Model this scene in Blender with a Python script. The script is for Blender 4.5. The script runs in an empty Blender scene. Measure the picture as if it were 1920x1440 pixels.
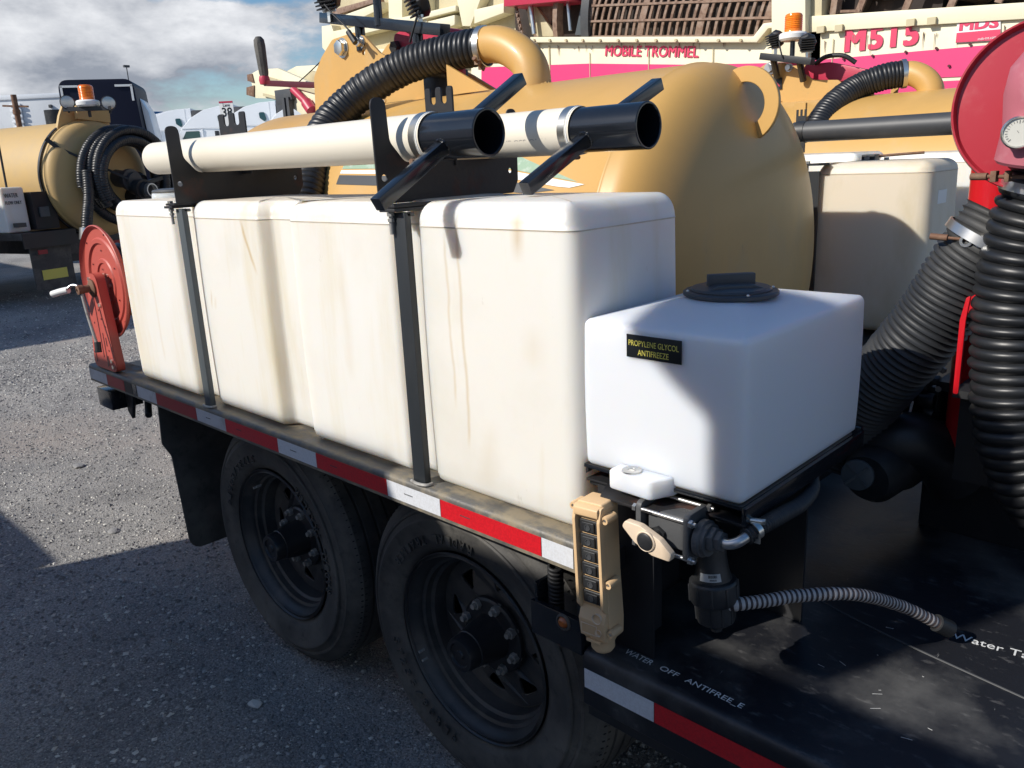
import bpy, bmesh, math, random
import numpy as np
from mathutils import Vector, Matrix, Euler
random.seed(7); RNG = np.random.default_rng(7)
PI = math.pi; R = math.radians
SC = bpy.context.scene
COL = SC.collection
# ------------------------------------------------------------------ camera
cam = bpy.data.cameras.new('camera'); cam.lens = 36*1523.44/1920; cam.sensor_width = 36
cam.clip_start = 0.05; cam.clip_end = 2000
co = bpy.data.objects.new('camera', cam); COL.objects.link(co)
co.location = (0.91926, -0.998137, 1.476998)
co.rotation_euler = (R(74.510947), R(2.57512), R(43.654602))
SC.camera = co
# ------------------------------------------------------------------ sun and sky
RAY = Vector((.055, .135, -.104)).normalized()          # the way the sunlight travels
TO_SUN = -RAY
ELEV = math.asin(TO_SUN.z); AZ = math.atan2(TO_SUN.x, TO_SUN.y)
sl = bpy.data.lights.new('sun', 'SUN'); sl.energy = 4.2; sl.angle = R(.6); sl.color = (1, .95, .87)
so = bpy.data.objects.new('sun', sl); COL.objects.link(so)
so.rotation_euler = RAY.to_track_quat('-Z', 'Y').to_euler(); so.location = (0, 0, 30)
W = bpy.data.worlds.new('World'); SC.world = W; W.use_nodes = True
def world():
    nt = W.node_tree; nt.nodes.clear(); N = nt.nodes.new; L = nt.links.new
    out = N('ShaderNodeOutputWorld'); bg = N('ShaderNodeBackground'); bg.inputs[1].default_value = .135
    sky = N('ShaderNodeTexSky'); sky.sky_type = 'NISHITA'; sky.sun_disc = False
    sky.sun_elevation = ELEV; sky.sun_rotation = AZ; sky.air_density = 1.0; sky.dust_density = .6; sky.ozone_density = 2.0
    tc = N('ShaderNodeTexCoord'); sep = N('ShaderNodeSeparateXYZ'); L(tc.outputs['Generated'], sep.inputs[0])
    def m(op, a, b=None, c=None, clamp=False):
        n = N('ShaderNodeMath'); n.operation = op; n.use_clamp = clamp
        for i, v in enumerate((a, b, c)):
            if v is None: continue
            if isinstance(v, (int, float)): n.inputs[i].default_value = v
            else: L(v, n.inputs[i])
        return n.outputs[0]
    # cumulus banks, denser toward the horizon
    cb = N('ShaderNodeCombineXYZ'); L(sep.outputs[0], cb.inputs[0]); L(sep.outputs[1], cb.inputs[1]); z = m('ABSOLUTE', sep.outputs[2]); L(m('MULTIPLY', z, 2.3), cb.inputs[2])
    def noise(scale, detail, rough, off, dist=0.):
        mp = N('ShaderNodeMapping'); mp.inputs['Location'].default_value = off; L(cb.outputs[0], mp.inputs[0])
        n = N('ShaderNodeTexNoise'); n.inputs['Scale'].default_value = scale; n.inputs['Detail'].default_value = detail
        n.inputs['Roughness'].default_value = rough; n.inputs['Distortion'].default_value = dist; L(mp.outputs[0], n.inputs['Vector']); return n.outputs[0]
    O = (1.3, .2, .4)
    a = noise(4.6, 12, .60, O, .1)
    thr = m('MINIMUM', m('MULTIPLY_ADD', m('MAXIMUM', m('SUBTRACT', z, .168), 0), 9.0, .37), .60)
    cov = m('MULTIPLY', m('SUBTRACT', a, thr), 9.0, clamp=True)
    up_ = noise(4.6, 8, .56, (O[0], O[1], O[2]+.085), .1)
    shade = m('MULTIPLY_ADD', m('SUBTRACT', a, up_), 3.0, .44, clamp=True)
    thick = m('MULTIPLY', m('SUBTRACT', a, m('ADD', thr, .12)), 3.0, clamp=True)
    sh = m('SUBTRACT', shade, m('MULTIPLY', thick, .14), clamp=True)
    cr = N('ShaderNodeValToRGB'); L(sh, cr.inputs[0])
    e = cr.color_ramp.elements; e[0].position = .0; e[0].color = (1.9, 2.1, 2.5, 1); e[1].position = .9; e[1].color = (5.6, 5.7, 5.9, 1)
    mx = N('ShaderNodeMix'); mx.data_type = 'RGBA'; hs = N('ShaderNodeHueSaturation'); hs.inputs['Saturation'].default_value = 1.28; hs.inputs['Value'].default_value = .72; L(sky.outputs[0], hs.inputs['Color']); L(cov, mx.inputs['Factor']); L(hs.outputs[0], mx.inputs['A']); L(cr.outputs[0], mx.inputs['B'])
    L(mx.outputs['Result'], bg.inputs[0]); L(bg.outputs[0], out.inputs[0])
world()
SC.view_settings.view_transform = 'Standard'; SC.view_settings.look = 'None'
SC.view_settings.exposure = .28; SC.view_settings.gamma = 1; SC.view_settings.use_curve_mapping = False
# ------------------------------------------------------------------ materials
MATS = {}
def srgb(r, g, b): return tuple(((c/255+.055)/1.055)**2.4 if c > 10 else c/255/12.92 for c in (r, g, b))
def mat(name, col, rough=.5, metal=0., layers=(), bump=0., bscale=60., bdist=.002, sss=0., sscale=.012, coat=0., spec=.5, emit=None, trans=0., bdetail=6):
    """layers: (colour, scale, lo, hi, (sx,sy,sz), strength, roughness or None) noise patches laid over the base in object space"""
    m = bpy.data.materials.new(name); m.use_nodes = True; nt = m.node_tree; N = nt.nodes.new; L = nt.links.new
    b = nt.nodes['Principled BSDF']; b.inputs['Roughness'].default_value = rough; b.inputs['Metallic'].default_value = metal
    b.inputs['Specular IOR Level'].default_value = spec
    if coat: b.inputs['Coat Weight'].default_value = coat; b.inputs['Coat Roughness'].default_value = .12
    if sss:
        b.inputs['Subsurface Weight'].default_value = sss; b.inputs['Subsurface Radius'].default_value = (1, .78, .55); b.inputs['Subsurface Scale'].default_value = sscale
    if trans: b.inputs['Transmission Weight'].default_value = trans
    if emit: b.inputs['Emission Color'].default_value = (*emit[0], 1); b.inputs['Emission Strength'].default_value = emit[1]
    b.inputs['Base Color'].default_value = (*col, 1)
    tc = N('ShaderNodeTexCoord'); cur = None; rc = None
    for i, ly in enumerate(layers):
        c2, sc, lo, hi, st, k = ly[:6]; r2 = ly[6] if len(ly) > 6 else None
        mp = N('ShaderNodeMapping'); mp.inputs['Scale'].default_value = st; mp.inputs['Location'].default_value = (i*3.7, i*1.3, i*2.1); L(tc.outputs['Object'], mp.inputs[0])
        n = N('ShaderNodeTexNoise'); n.inputs['Scale'].default_value = sc; n.inputs['Detail'].default_value = 8; n.inputs['Roughness'].default_value = .62; L(mp.outputs[0], n.inputs['Vector'])
        mr = N('ShaderNodeMapRange'); mr.inputs[1].default_value = lo; mr.inputs[2].default_value = hi; mr.inputs[4].default_value = k; L(n.outputs[0], mr.inputs[0])
        mx = N('ShaderNodeMix'); mx.data_type = 'RGBA'; L(mr.outputs[0], mx.inputs['Factor'])
        if cur is None: mx.inputs['A'].default_value = (*col, 1)
        else: L(cur, mx.inputs['A'])
        mx.inputs['B'].default_value = (*c2, 1); cur = mx.outputs['Result']
        if r2 is not None:
            mf = N('ShaderNodeMix'); L(mr.outputs[0], mf.inputs['Factor'])
            if rc is None: mf.inputs['A'].default_value = rough
            else: L(rc, mf.inputs['A'])
            mf.inputs['B'].default_value = r2; rc = mf.outputs['Result']
    if cur is not None: L(cur, b.inputs['Base Color'])
    if rc is not None: L(rc, b.inputs['Roughness'])
    if bump:
        n = N('ShaderNodeTexNoise'); n.inputs['Scale'].default_value = bscale; n.inputs['Detail'].default_value = bdetail; L(tc.outputs['Object'], n.inputs['Vector'])
        bp = N('ShaderNodeBump'); bp.inputs['Strength'].default_value = bump; bp.inputs['Distance'].default_value = bdist
        L(n.outputs[0], bp.inputs['Height']); L(bp.outputs[0], b.inputs['Normal'])
    MATS[name] = m; return m
ONE = (1, 1, 1)
mat('white_poly', (.76, .735, .68), .42, layers=[((.62, .52, .30), 5, .52, .75, (1.6, 1.6, .22), .55), ((.55, .50, .40), 2.2, .5, .75, ONE, .35), ((.79, .785, .76), 3, .5, .7, (1, 1, .4), .6), ((.30, .24, .16), 26, .70, .78, (1, 1, .5), .35)], bump=.12, bscale=45, sss=.75, sscale=.07, spec=.4)
def poly_marks():
    m = MATS['white_poly']; nt = m.node_tree; N = nt.nodes.new; L = nt.links.new; b = nt.nodes['Principled BSDF']
    src = b.inputs['Base Color'].links[0].from_socket; tc = N('ShaderNodeTexCoord'); sp = N('ShaderNodeSeparateXYZ'); L(tc.outputs['Object'], sp.inputs[0])
    nz = N('ShaderNodeTexNoise'); nz.inputs['Scale'].default_value = 9; nz.inputs['Detail'].default_value = 6; mp = N('ShaderNodeMapping'); mp.inputs['Scale'].default_value = (1, 1, .8); L(tc.outputs['Object'], mp.inputs[0]); L(mp.outputs[0], nz.inputs['Vector'])
    def m_(op, a, c=None, clamp=False):
        n = N('ShaderNodeMath'); n.operation = op; n.use_clamp = clamp
        for i, v in enumerate((a, c)):
            if v is None: continue
            if isinstance(v, (int, float)): n.inputs[i].default_value = v
            else: L(v, n.inputs[i])
        return n.outputs[0]
    wob = m_('MULTIPLY', m_('SUBTRACT', nz.outputs[0], .5), .022); tot = None
    for x0, sl_, w, z0, z1, k in ((-.212, .0, .0040, .92, 1.40, .42), (-.247, .0, .0035, 1.0, 1.36, .35), (-.062, 0, .012, 1.30, 1.405, .5), (-1.0, -.42, .006, 1.22, 1.37, .7), (-1.222, .25, .006, 1.11, 1.15, .9), (-1.243, .1, .004, 1.11, 1.17, .7), (-.03, .1, .025, 1.10, 1.20, .16), (-1.62, 0, .006, .9, 1.2, .2), (-.60, 0, .015, 1.0, 1.3, .14), (-.16, .2, .02, .84, 1.0, .12)):
        d = m_('ABSOLUTE', m_('SUBTRACT', m_('ADD', sp.outputs[0], wob), m_('ADD', m_('MULTIPLY', m_('SUBTRACT', sp.outputs[2], (z0+z1)/2), sl_), x0)))
        s1_ = m_('SUBTRACT', 1.0, m_('DIVIDE', d, w*1.6), True); zz = m_('MULTIPLY', m_('MULTIPLY', m_('SUBTRACT', sp.outputs[2], z0), 25, True), m_('MULTIPLY', m_('SUBTRACT', z1, sp.outputs[2]), 25, True))
        v = m_('MULTIPLY', m_('MULTIPLY', s1_, zz), k); tot = v if tot is None else m_('MAXIMUM', tot, v)
    mx = N('ShaderNodeMix'); mx.data_type = 'RGBA'; L(tot, mx.inputs['Factor']); L(src, mx.inputs['A']); mx.inputs['B'].default_value = (.52, .36, .14, 1); L(mx.outputs['Result'], b.inputs['Base Color'])
poly_marks()
mat('poly_top', (.58, .52, .43), .6, layers=[((.74, .71, .65), 8, .45, .65, (1, 1, 1), .8), ((.34, .28, .21), 14, .52, .72, (3, .6, 1), .7)], bump=.1)
mat('seam_line', (.48, .40, .30), .6, layers=[((.62, .56, .47), 12, .4, .6, ONE, .8)])
mat('white_poly_warm_shade', (.66, .58, .46), .5, layers=[((.5, .42, .26), 4, .5, .7, (1.4, 1.4, .5), .6), ((.72, .68, .6), 3, .5, .7, ONE, .5)], bump=.1, sss=.6, sscale=.06)  # stained; tan base holds the warm bounce light on the shaded tank
mat('bright_poly', (.72, .735, .76), .38, layers=[((.70, .72, .78), 3, .5, .75, ONE, .4), ((.70, .66, .55), 7, .64, .8, (1, 1, .4), .3)], bump=.05, bscale=30, spec=.45, sss=.8, sscale=.06)
mat('black_paint', (.010, .012, .016), .18, layers=[((.022, .022, .025), 6, .56, .8, ONE, .6, .35)], bump=.04, bscale=18, coat=.3)
mat('strap_black', (.024, .028, .032), .4, layers=[((.05, .05, .05), 6, .5, .8, ONE, .5, .6)], bump=.06)
mat('black_steel', (.014, .015, .018), .5, layers=[((.05, .045, .04), 7, .5, .8, ONE, .5, .7), ((.12, .06, .035), 30, .66, .74, ONE, .5, .8)], bump=.15, bscale=90)
mat('black_rusty', (.012, .012, .014), .5, layers=[((.10, .04, .025), 9, .56, .70, ONE, .8, .85)], bump=.2, bscale=80)
mat('deck_black', (.013, .014, .018), .42, layers=[((.14, .137, .13), 3.2, .46, .72, ONE, .85, .62), ((.18, .175, .17), 24, .58, .74, (1, 2.2, 1), .5, .7), ((.30, .30, .29), 90, .70, .76, (1, .25, 1), .6, .7), ((.09, .045, .03), 5, .70, .74, ONE, .5, .8)], bump=.18, bscale=120)
mat('deck_side', (.012, .013, .016), .38, layers=[((.045, .043, .04), 5, .5, .75, ONE, .6, .6)], bump=.1)
mat('rail_top', (.13, .125, .115), .45, metal=.3, layers=[((.30, .25, .17), 14, .44, .60, (1, 2, 1), .85, .85), ((.05, .05, .05), 6, .5, .7, ONE, .6, .5)], bump=.3, bscale=150)
mat('grey_paint', (.075, .088, .095), .4, layers=[((.12, .12, .12), 6, .5, .75, ONE, .5, .6)], bump=.06)
mat('tape_red', (.62, .012, .02), .3, layers=[((.40, .01, .015), 220, .4, .6, ONE, .5)], coat=.4, bump=.15, bscale=500, bdist=.0005)
mat('tape_red_shade', (.30, .012, .02), .45, layers=[((.20, .02, .02), 12, .45, .7, ONE, .6)], bump=.1, bscale=400, bdist=.0005)  # darker copy of tape_red, the rail's shade put into its colour
mat('tape_white', (.66, .68, .72), .35, layers=[((.5, .5, .5), 220, .4, .6, ONE, .4), ((.45, .42, .35), 8, .6, .8, ONE, .5)], coat=.3, bump=.12, bscale=500, bdist=.0005)
mat('tape_white_shade', (.50, .50, .52), .5, layers=[((.28, .26, .24), 16, .5, .72, ONE, .7)], bump=.1)  # smudged darker copy of tape_white, shade put into its colour
mat('rubber', (.052, .050, .048), .66, layers=[((.16, .15, .13), 5, .42, .72, ONE, .8, .85), ((.012, .012, .013), 30, .55, .7, ONE, .5)], bump=.25, bscale=180)
mat('rubber_hose', (.014, .015, .017), .40, layers=[((.055, .052, .047), 6, .5, .78, ONE, .6, .65)], bump=.06, bscale=120)
mat('hose_dusty', (.022, .024, .027), .55, layers=[((.08, .078, .074), 5, .42, .7, ONE, .7, .75)], bump=.1, bscale=120)
mat('wheel_black', (.040, .040, .042), .40, layers=[((.13, .122, .11), 7, .5, .74, ONE, .75, .75)], bump=.15, bscale=120)
mat('nut_steel', (.34, .33, .31), .5, metal=.3, layers=[((.10, .08, .06), 40, .5, .7, ONE, .7, .8)], bump=.2, bscale=200)
mat('steel', (.55, .55, .54), .3, metal=.9, layers=[((.25, .2, .14), 30, .6, .75, ONE, .6, .6)])
mat('bright_steel', (.72, .70, .64), .28, metal=.95)
mat('rust_steel', (.17, .09, .055), .75, metal=.2, layers=[((.32, .22, .15), 20, .5, .7, ONE, .7)], bump=.3)
mat('ochre', (.58, .338, .100), .42, layers=[((.48, .29, .09), 2.5, .42, .72, ONE, .7, .5), ((.44, .33, .19), 5, .55, .78, (1, 1, .5), .55, .7), ((.30, .22, .12), 38, .66, .78, (1, 1, .35), .4, .7), ((.14, .08, .04), 60, .74, .78, ONE, .5)], bump=.05, bscale=250, coat=.12)
mat('ochre_dusty', (.52, .35, .14), .6, layers=[((.42, .31, .18), 3, .45, .75, ONE, .6)], bump=.05)
mat('pvc', (.80, .74, .62), .38, layers=[((.66, .56, .42), 4, .5, .75, (.4, 1, 1), .5), ((.42, .25, .13), 34, .68, .76, (.7, 1, 1), .6)], bump=.04)
mat('red_reel', (.46, .085, .062), .46, layers=[((.42, .075, .055), 6, .5, .75, ONE, .6)], bump=.08, bscale=200)
mat('red_gloss', (.52, .008, .014), .28, layers=[((.42, .10, .09), 14, .60, .75, ONE, .5, .5)], coat=.4)
mat('red_lid', (.42, .025, .04), .42, layers=[((.50, .14, .14), 9, .58, .76, ONE, .5, .6)], coat=.2, bump=.06)
mat('red_pink', (.42, .12, .15), .5, layers=[((.55, .32, .33), 12, .5, .7, ONE, .5)])
mat('maroon', (.085, .008, .012), .35, coat=.3)
mat('crimson', (.48, .03, .07), .42, layers=[((.40, .07, .09), 5, .5, .7, ONE, .4)])
mat('cream', (.76, .70, .50), .5, layers=[((.62, .53, .34), 1.4, .5, .74, ONE, .5), ((.30, .15, .08), 7, .68, .76, (1, 1, .6), .6, .8)], bump=.05)
mat('cream_dark', (.52, .45, .28), .6, layers=[((.36, .28, .16), 2, .5, .7, ONE, .6), ((.20, .10, .06), 6, .62, .72, ONE, .6)], bump=.1)
mat('pink', (.70, .045, .17), .4, layers=[((.62, .08, .19), 1.5, .5, .8, ONE, .5)])
mat('pink_text', (.66, .04, .11), .45)
mat('rust_bar', (.26, .17, .12), .8, layers=[((.12, .06, .04), 20, .45, .65, ONE, .7), ((.36, .29, .24), 11, .5, .7, ONE, .5)], bump=.3)
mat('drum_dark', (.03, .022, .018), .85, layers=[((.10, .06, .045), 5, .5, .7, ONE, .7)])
mat('dark_grey', (.05, .052, .056), .5, layers=[((.09, .09, .085), 8, .5, .75, ONE, .5)])
mat('lid_black', (.05, .053, .058), .42, layers=[((.085, .085, .085), 9, .48, .74, ONE, .6, .65)], bump=.1, bscale=160)
mat('plastic_black', (.018, .019, .021), .42, layers=[((.06, .06, .058), 12, .5, .76, ONE, .5, .6)], bump=.08)
mat('valve_grey', (.07, .072, .075), .55, layers=[((.13, .13, .13), 20, .5, .72, ONE, .6)], bump=.15, bscale=200)
mat('peach', (.72, .58, .43), .45, layers=[((.52, .36, .22), 16, .5, .74, ONE, .4)])
mat('pendant_yellow', (.68, .46, .25), .5, layers=[((.60, .42, .27), 8, .5, .75, ONE, .5)], bump=.06, bscale=200)
mat('label_black', (.008, .010, .012), .35)
mat('label_yellow', (.70, .62, .12), .5)
mat('label_white', (.78, .78, .76), .5)
mat('paint_white', (.72, .72, .70), .6)
mat('hub_black', (.02, .02, .022), .35, layers=[((.35, .32, .28), 16, .66, .72, ONE, .6, .7)])
mat('amber', (.75, .17, .01), .2, coat=.5, emit=((1, .2, .01), .05))
mat('amber_dark', (.35, .09, .01), .3, coat=.5)
mat('beacon_amber', (.95, .24, .01), .15, coat=.6, layers=[((.8, .13, .0), 60, .45, .6, (0, 0, 1), .8)])
mat('lens', (.5, .5, .48), .15, metal=.5)
mat('truck_white', (.78, .80, .82), .3, coat=.4)
mat('truck_navy', (.003, .005, .020), .5, spec=.25)
mat('truck_glass', (.02, .06, .06), .06, spec=.8)
mat('box_white', (.66, .68, .70), .5, layers=[((.5, .52, .54), 2, .5, .7, ONE, .5)])
mat('blue_truck', (.02, .12, .30), .4)
mat('gauge_face', (.72, .70, .62), .3, coat=.8)
mat('decal_green', (.28, .40, .28), .5, layers=[((.5, .55, .48), 30, .5, .6, ONE, .6)])
mat('ribbed_light', (.42, .39, .37), .5)
mat('ribbed_dark', (.055, .04, .038), .5)
mat('cable', (.015, .015, .016), .6)
def ground_mat():
    m = bpy.data.materials.new('gravel_ground'); m.use_nodes = True; nt = m.node_tree; N = nt.nodes.new; L = nt.links.new
    b = nt.nodes['Principled BSDF']; b.inputs['Roughness'].default_value = .9; tc = N('ShaderNodeTexCoord')
    def nz(s, d=6, r=.6):
        n = N('ShaderNodeTexNoise'); n.inputs['Scale'].default_value = s; n.inputs['Detail'].default_value = d; n.inputs['Roughness'].default_value = r; L(tc.outputs['Object'], n.inputs['Vector']); return n.outputs[0]
    def ramp(f, *st):
        c = N('ShaderNodeValToRGB'); L(f, c.inputs[0]); el = c.color_ramp.elements
        for i, (p, col) in enumerate(st):
            q = el[i] if i < 2 else el.new(p)
            q.position = p; q.color = (*col, 1)
        return c.outputs[0]
    base = ramp(nz(1.1, 5), (.3, (.185, .180, .176)), (.72, (.42, .405, .38)))
    fine = ramp(nz(140, 3, .7), (.35, (.35, .35, .36)), (.70, (1.7, 1.68, 1.65)))
    mx = N('ShaderNodeMix'); mx.data_type = 'RGBA'; mx.blend_type = 'MULTIPLY'; mx.inputs['Factor'].default_value = .8; L(base, mx.inputs['A']); L(fine, mx.inputs['B'])
    v = N('ShaderNodeTexVoronoi'); v.inputs['Scale'].default_value = 95; L(tc.outputs['Object'], v.inputs['Vector'])
    peb = ramp(v.outputs['Distance'], (.20, (1, 1, 1)), (.34, (0, 0, 0)))
    sel = N('ShaderNodeSeparateColor'); L(v.outputs['Color'], sel.inputs[0])
    gt = N('ShaderNodeMath'); gt.operation = 'GREATER_THAN'; gt.inputs[1].default_value = .72; L(sel.outputs[0], gt.inputs[0])
    mu = N('ShaderNodeMath'); mu.operation = 'MULTIPLY'; L(peb, mu.inputs[0]); L(gt.outputs[0], mu.inputs[1])
    m2 = N('ShaderNodeMix'); m2.data_type = 'RGBA'; L(mu.outputs[0], m2.inputs['Factor']); L(mx.outputs['Result'], m2.inputs['A']); m2.inputs['B'].default_value = (.50, .475, .43, 1)
    dirt = ramp(nz(.55, 4), (.52, (0, 0, 0)), (.66, (1, 1, 1)))
    m3 = N('ShaderNodeMix'); m3.data_type = 'RGBA'; sc = N('ShaderNodeMath'); sc.operation = 'MULTIPLY'; sc.inputs[1].default_value = .6; L(dirt, sc.inputs[0])
    L(sc.outputs[0], m3.inputs['Factor']); L(m2.outputs['Result'], m3.inputs['A']); m3.inputs['B'].default_value = (.31, .26, .225, 1)
    L(m3.outputs['Result'], b.inputs['Base Color'])
    bp = N('ShaderNodeBump'); bp.inputs['Strength'].default_value = .9; bp.inputs['Distance'].default_value = .006
    ad = N('ShaderNodeMath'); ad.operation = 'ADD'; L(nz(150, 5, .7), ad.inputs[0]); L(peb, ad.inputs[1]); L(ad.outputs[0], bp.inputs['Height']); L(bp.outputs[0], b.inputs['Normal'])
    MATS['ground'] = m
ground_mat()
# ------------------------------------------------------------------ helpers
def link(o): COL.objects.link(o); return o
def tag(o, label=None, cat=None, group=None, kind=None):
    if label: o['label'] = label
    if cat: o['category'] = cat
    if group: o['group'] = group
    if kind: o['kind'] = kind
    return o
def thing(name, label, cat, loc=(0, 0, 0), rz=0, group=None):
    o = bpy.data.objects.new(name, None); o.empty_display_size = .1; o.location = loc; o.rotation_euler = (0, 0, rz); link(o)
    return tag(o, label, cat, group)
def worldmat(o):
    m = o.matrix_basis.copy()
    if o.parent: m = worldmat(o.parent) @ m
    return m
def finish(name, me, m, parent=None, local=False, smooth=True, ang=32):
    o = bpy.data.objects.new(name, me)
    for x in (m if isinstance(m, (list, tuple)) else [m]): me.materials.append(MATS[x])
    if smooth:
        me.polygons.foreach_set('use_smooth', [True]*len(me.polygons)); me.set_sharp_from_angle(angle=R(ang))
    if parent:
        o.parent = parent
        if not local: o.matrix_basis = worldmat(parent).inverted()
    link(o); return o
def bmobj(name, bm, m, parent=None, local=False, bevel=0, seg=2, smooth=True, ang=32):
    if bevel:
        bmesh.ops.remove_doubles(bm, verts=bm.verts, dist=1e-5)
        bm.normal_update()
        es = [e for e in bm.edges if len(e.link_faces) == 2 and e.calc_face_angle(0) > R(28)]
        if es: bmesh.ops.bevel(bm, geom=es, offset=bevel, segments=seg, profile=.6, affect='EDGES', clamp_overlap=True)
    me = bpy.data.meshes.new(name); bm.to_mesh(me); bm.free()
    return finish(name, me, m, parent, local, smooth, ang)
def B(): return bmesh.new()
def bx(bm, x0, x1, y0, y1, z0, z1, rot=None, piv=None):
    r = bmesh.ops.create_cube(bm, size=1)['verts']
    M = Matrix.Translation(((x0+x1)/2, (y0+y1)/2, (z0+z1)/2)) @ Matrix.Diagonal((x1-x0, y1-y0, z1-z0, 1))
    if rot is not None:
        pv = Vector(piv if piv else ((x0+x1)/2, (y0+y1)/2, (z0+z1)/2))
        M = Matrix.Translation(pv) @ rot.to_4x4() @ Matrix.Translation(-pv) @ M
    bmesh.ops.transform(bm, matrix=M, verts=r); return r
def frame(d):
    d = Vector(d).normalized(); return d.to_track_quat('Z', 'Y').to_matrix().to_4x4()
def cyl(bm, a, b, r, r2=None, n=24, cap=True):
    a, b = Vector(a), Vector(b); d = b-a
    v = bmesh.ops.create_cone(bm, cap_ends=cap, segments=n, radius1=r, radius2=r if r2 is None else r2, depth=d.length)['verts']
    bmesh.ops.transform(bm, matrix=Matrix.Translation((a+b)/2) @ frame(d), verts=v); return v
def bar(bm, a, b, w, h, up=(0, 0, 1)):
    a, b = Vector(a), Vector(b); d = (b-a); z = d.normalized(); x = Vector(up).cross(z)
    if x.length < 1e-3: x = Vector((1, 0, 0))
    x.normalize(); y = z.cross(x)
    M = Matrix((x, y, z)).transposed().to_4x4()
    v = bmesh.ops.create_cube(bm, size=1)['verts']
    bmesh.ops.transform(bm, matrix=Matrix.Translation((a+b)/2) @ M @ Matrix.Diagonal((w, h, d.length, 1)), verts=v); return v
def lathe(bm, prof, c=(0, 0, 0), axis=(0, 0, 1), n=48, close=False):
    """prof: list of (radius, height along axis)"""
    M = Matrix.Translation(Vector(c)) @ frame(axis); rings = []
    for r, h in prof:
        if r < 1e-6: rings.append([bm.verts.new(M @ Vector((0, 0, h)))])
        else: rings.append([bm.verts.new(M @ Vector((r*math.cos(2*PI*i/n), r*math.sin(2*PI*i/n), h))) for i in range(n)])
    for A, C in zip(rings, rings[1:]):
        for i in range(n):
            j = (i+1) % n
            if len(A) == 1 and len(C) == 1: continue
            if len(A) == 1: bm.faces.new((A[0], C[j], C[i]))
            elif len(C) == 1: bm.faces.new((A[i], A[j], C[0]))
            else: bm.faces.new((A[i], A[j], C[j], C[i]))
    return rings
def hexnut(bm, c, axis, r, h, stud=0, sr=None):
    a = Vector(c); ax = Vector(axis).normalized()
    cyl(bm, a, a+ax*h, r, n=6)
    if stud: cyl(bm, a, a+ax*(h+stud), sr or r*.5, n=10)
def rounded(poly, rad, seg=5):
    """round the corners of a 2-D polygon; rad = number or list"""
    out = []; n = len(poly)
    for i, p in enumerate(poly):
        r = rad[i] if isinstance(rad, (list, tuple)) else rad
        p = Vector(p); a = Vector(poly[i-1])-p; b = Vector(poly[(i+1) % n])-p
        r = min(r, a.length*.49, b.length*.49)
        if r < 1e-5: out.append(tuple(p)); continue
        th = a.angle(b); t = min(r/math.tan(th/2), a.length*.49, b.length*.49); a.normalize(); b.normalize()
        p0 = p+a*t; p1 = p+b*t
        for k in range(seg+1):
            s = k/seg; q = p0*(1-s)**2+p*2*s*(1-s)+p1*s*s; out.append(tuple(q))
    return out
def prism(bm, poly, axis, lo, hi):
    """extrude a 2-D polygon (in the two other axes, in order) along axis index"""
    def mk(p, v):
        c = list(p); c.insert(axis, v); return bm.verts.new(c)
    A = [mk(p, lo) for p in poly]; C = [mk(p, hi) for p in poly]; n = len(poly)
    try:
        fa = bm.faces.new(A); fc = bm.faces.new(C)
    except ValueError: return
    for i in range(n): bm.faces.new((A[i], A[(i+1) % n], C[(i+1) % n], C[i]))
    bmesh.ops.recalc_face_normals(bm, faces=bm.faces)
def platemesh(outer, holes, thick, bevel=.0008):
    """flat plate with holes via a filled 2-D curve; lies in XY, centred on z"""
    cu = bpy.data.curves.new('plate', 'CURVE'); cu.dimensions = '2D'; cu.fill_mode = 'BOTH'; cu.extrude = max(thick/2-bevel, 1e-4); cu.bevel_depth = bevel; cu.bevel_resolution = 0
    cu.offset = -bevel
    for pl in [outer]+list(holes):
        s = cu.splines.new('POLY'); s.points.add(len(pl)-1); s.use_cyclic_u = True
        for i, p in enumerate(pl): s.points[i].co = (p[0], p[1], 0, 1)
    o = bpy.data.objects.new('plate', cu); me = bpy.data.meshes.new_from_object(o)
    bpy.data.objects.remove(o); bpy.data.curves.remove(cu); return me
def circ(cx, cy, r, n=20, ry=None, a0=0): return [(cx+r*math.cos(a0+2*PI*i/n), cy+(ry or r)*math.sin(a0+2*PI*i/n)) for i in range(n)]
AX = {'x': Matrix(((0, 0, 1, 0), (1, 0, 0, 0), (0, 1, 0, 0), (0, 0, 0, 1))),      # plate (u,v) -> (y,z), normal x
      'y': Matrix(((1, 0, 0, 0), (0, 0, -1, 0), (0, 1, 0, 0), (0, 0, 0, 1)))}     # plate (u,v) -> (x,z), normal -y
def plate(name, outer, holes, thick, ax, pos, m, parent=None, bevel=.0008):
    me = platemesh(outer, holes, thick, bevel); T = AX[ax].copy()
    T = Matrix.Translation((pos, 0, 0) if ax == 'x' else (0, pos, 0)) @ T
    me.transform(T); return finish(name, me, m, parent)
def text(name, s, size, m, M, parent=None, ext=.0006, width=None, height=None, bold=0, shear=0, space=1):
    cu = bpy.data.curves.new(name, 'FONT'); cu.body = s; cu.size = size; cu.extrude = ext; cu.offset = bold; cu.shear = shear; cu.space_character = space; cu.resolution_u = 3
    o = bpy.data.objects.new(name, cu); me = bpy.data.meshes.new_from_object(o); bpy.data.objects.remove(o); bpy.data.curves.remove(cu)
    xs = [v.co.x for v in me.vertices]; ys = [v.co.y for v in me.vertices]
    w = max(xs)-min(xs); h = max(ys)-min(ys)
    me.transform(Matrix.Diagonal(((width/w if width else 1), (height/h if height else 1), 1, 1)) @ Matrix.Translation((-min(xs), -min(ys), 0)))
    me.transform(M); return finish(name, me, m, parent, smooth=False)
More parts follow.
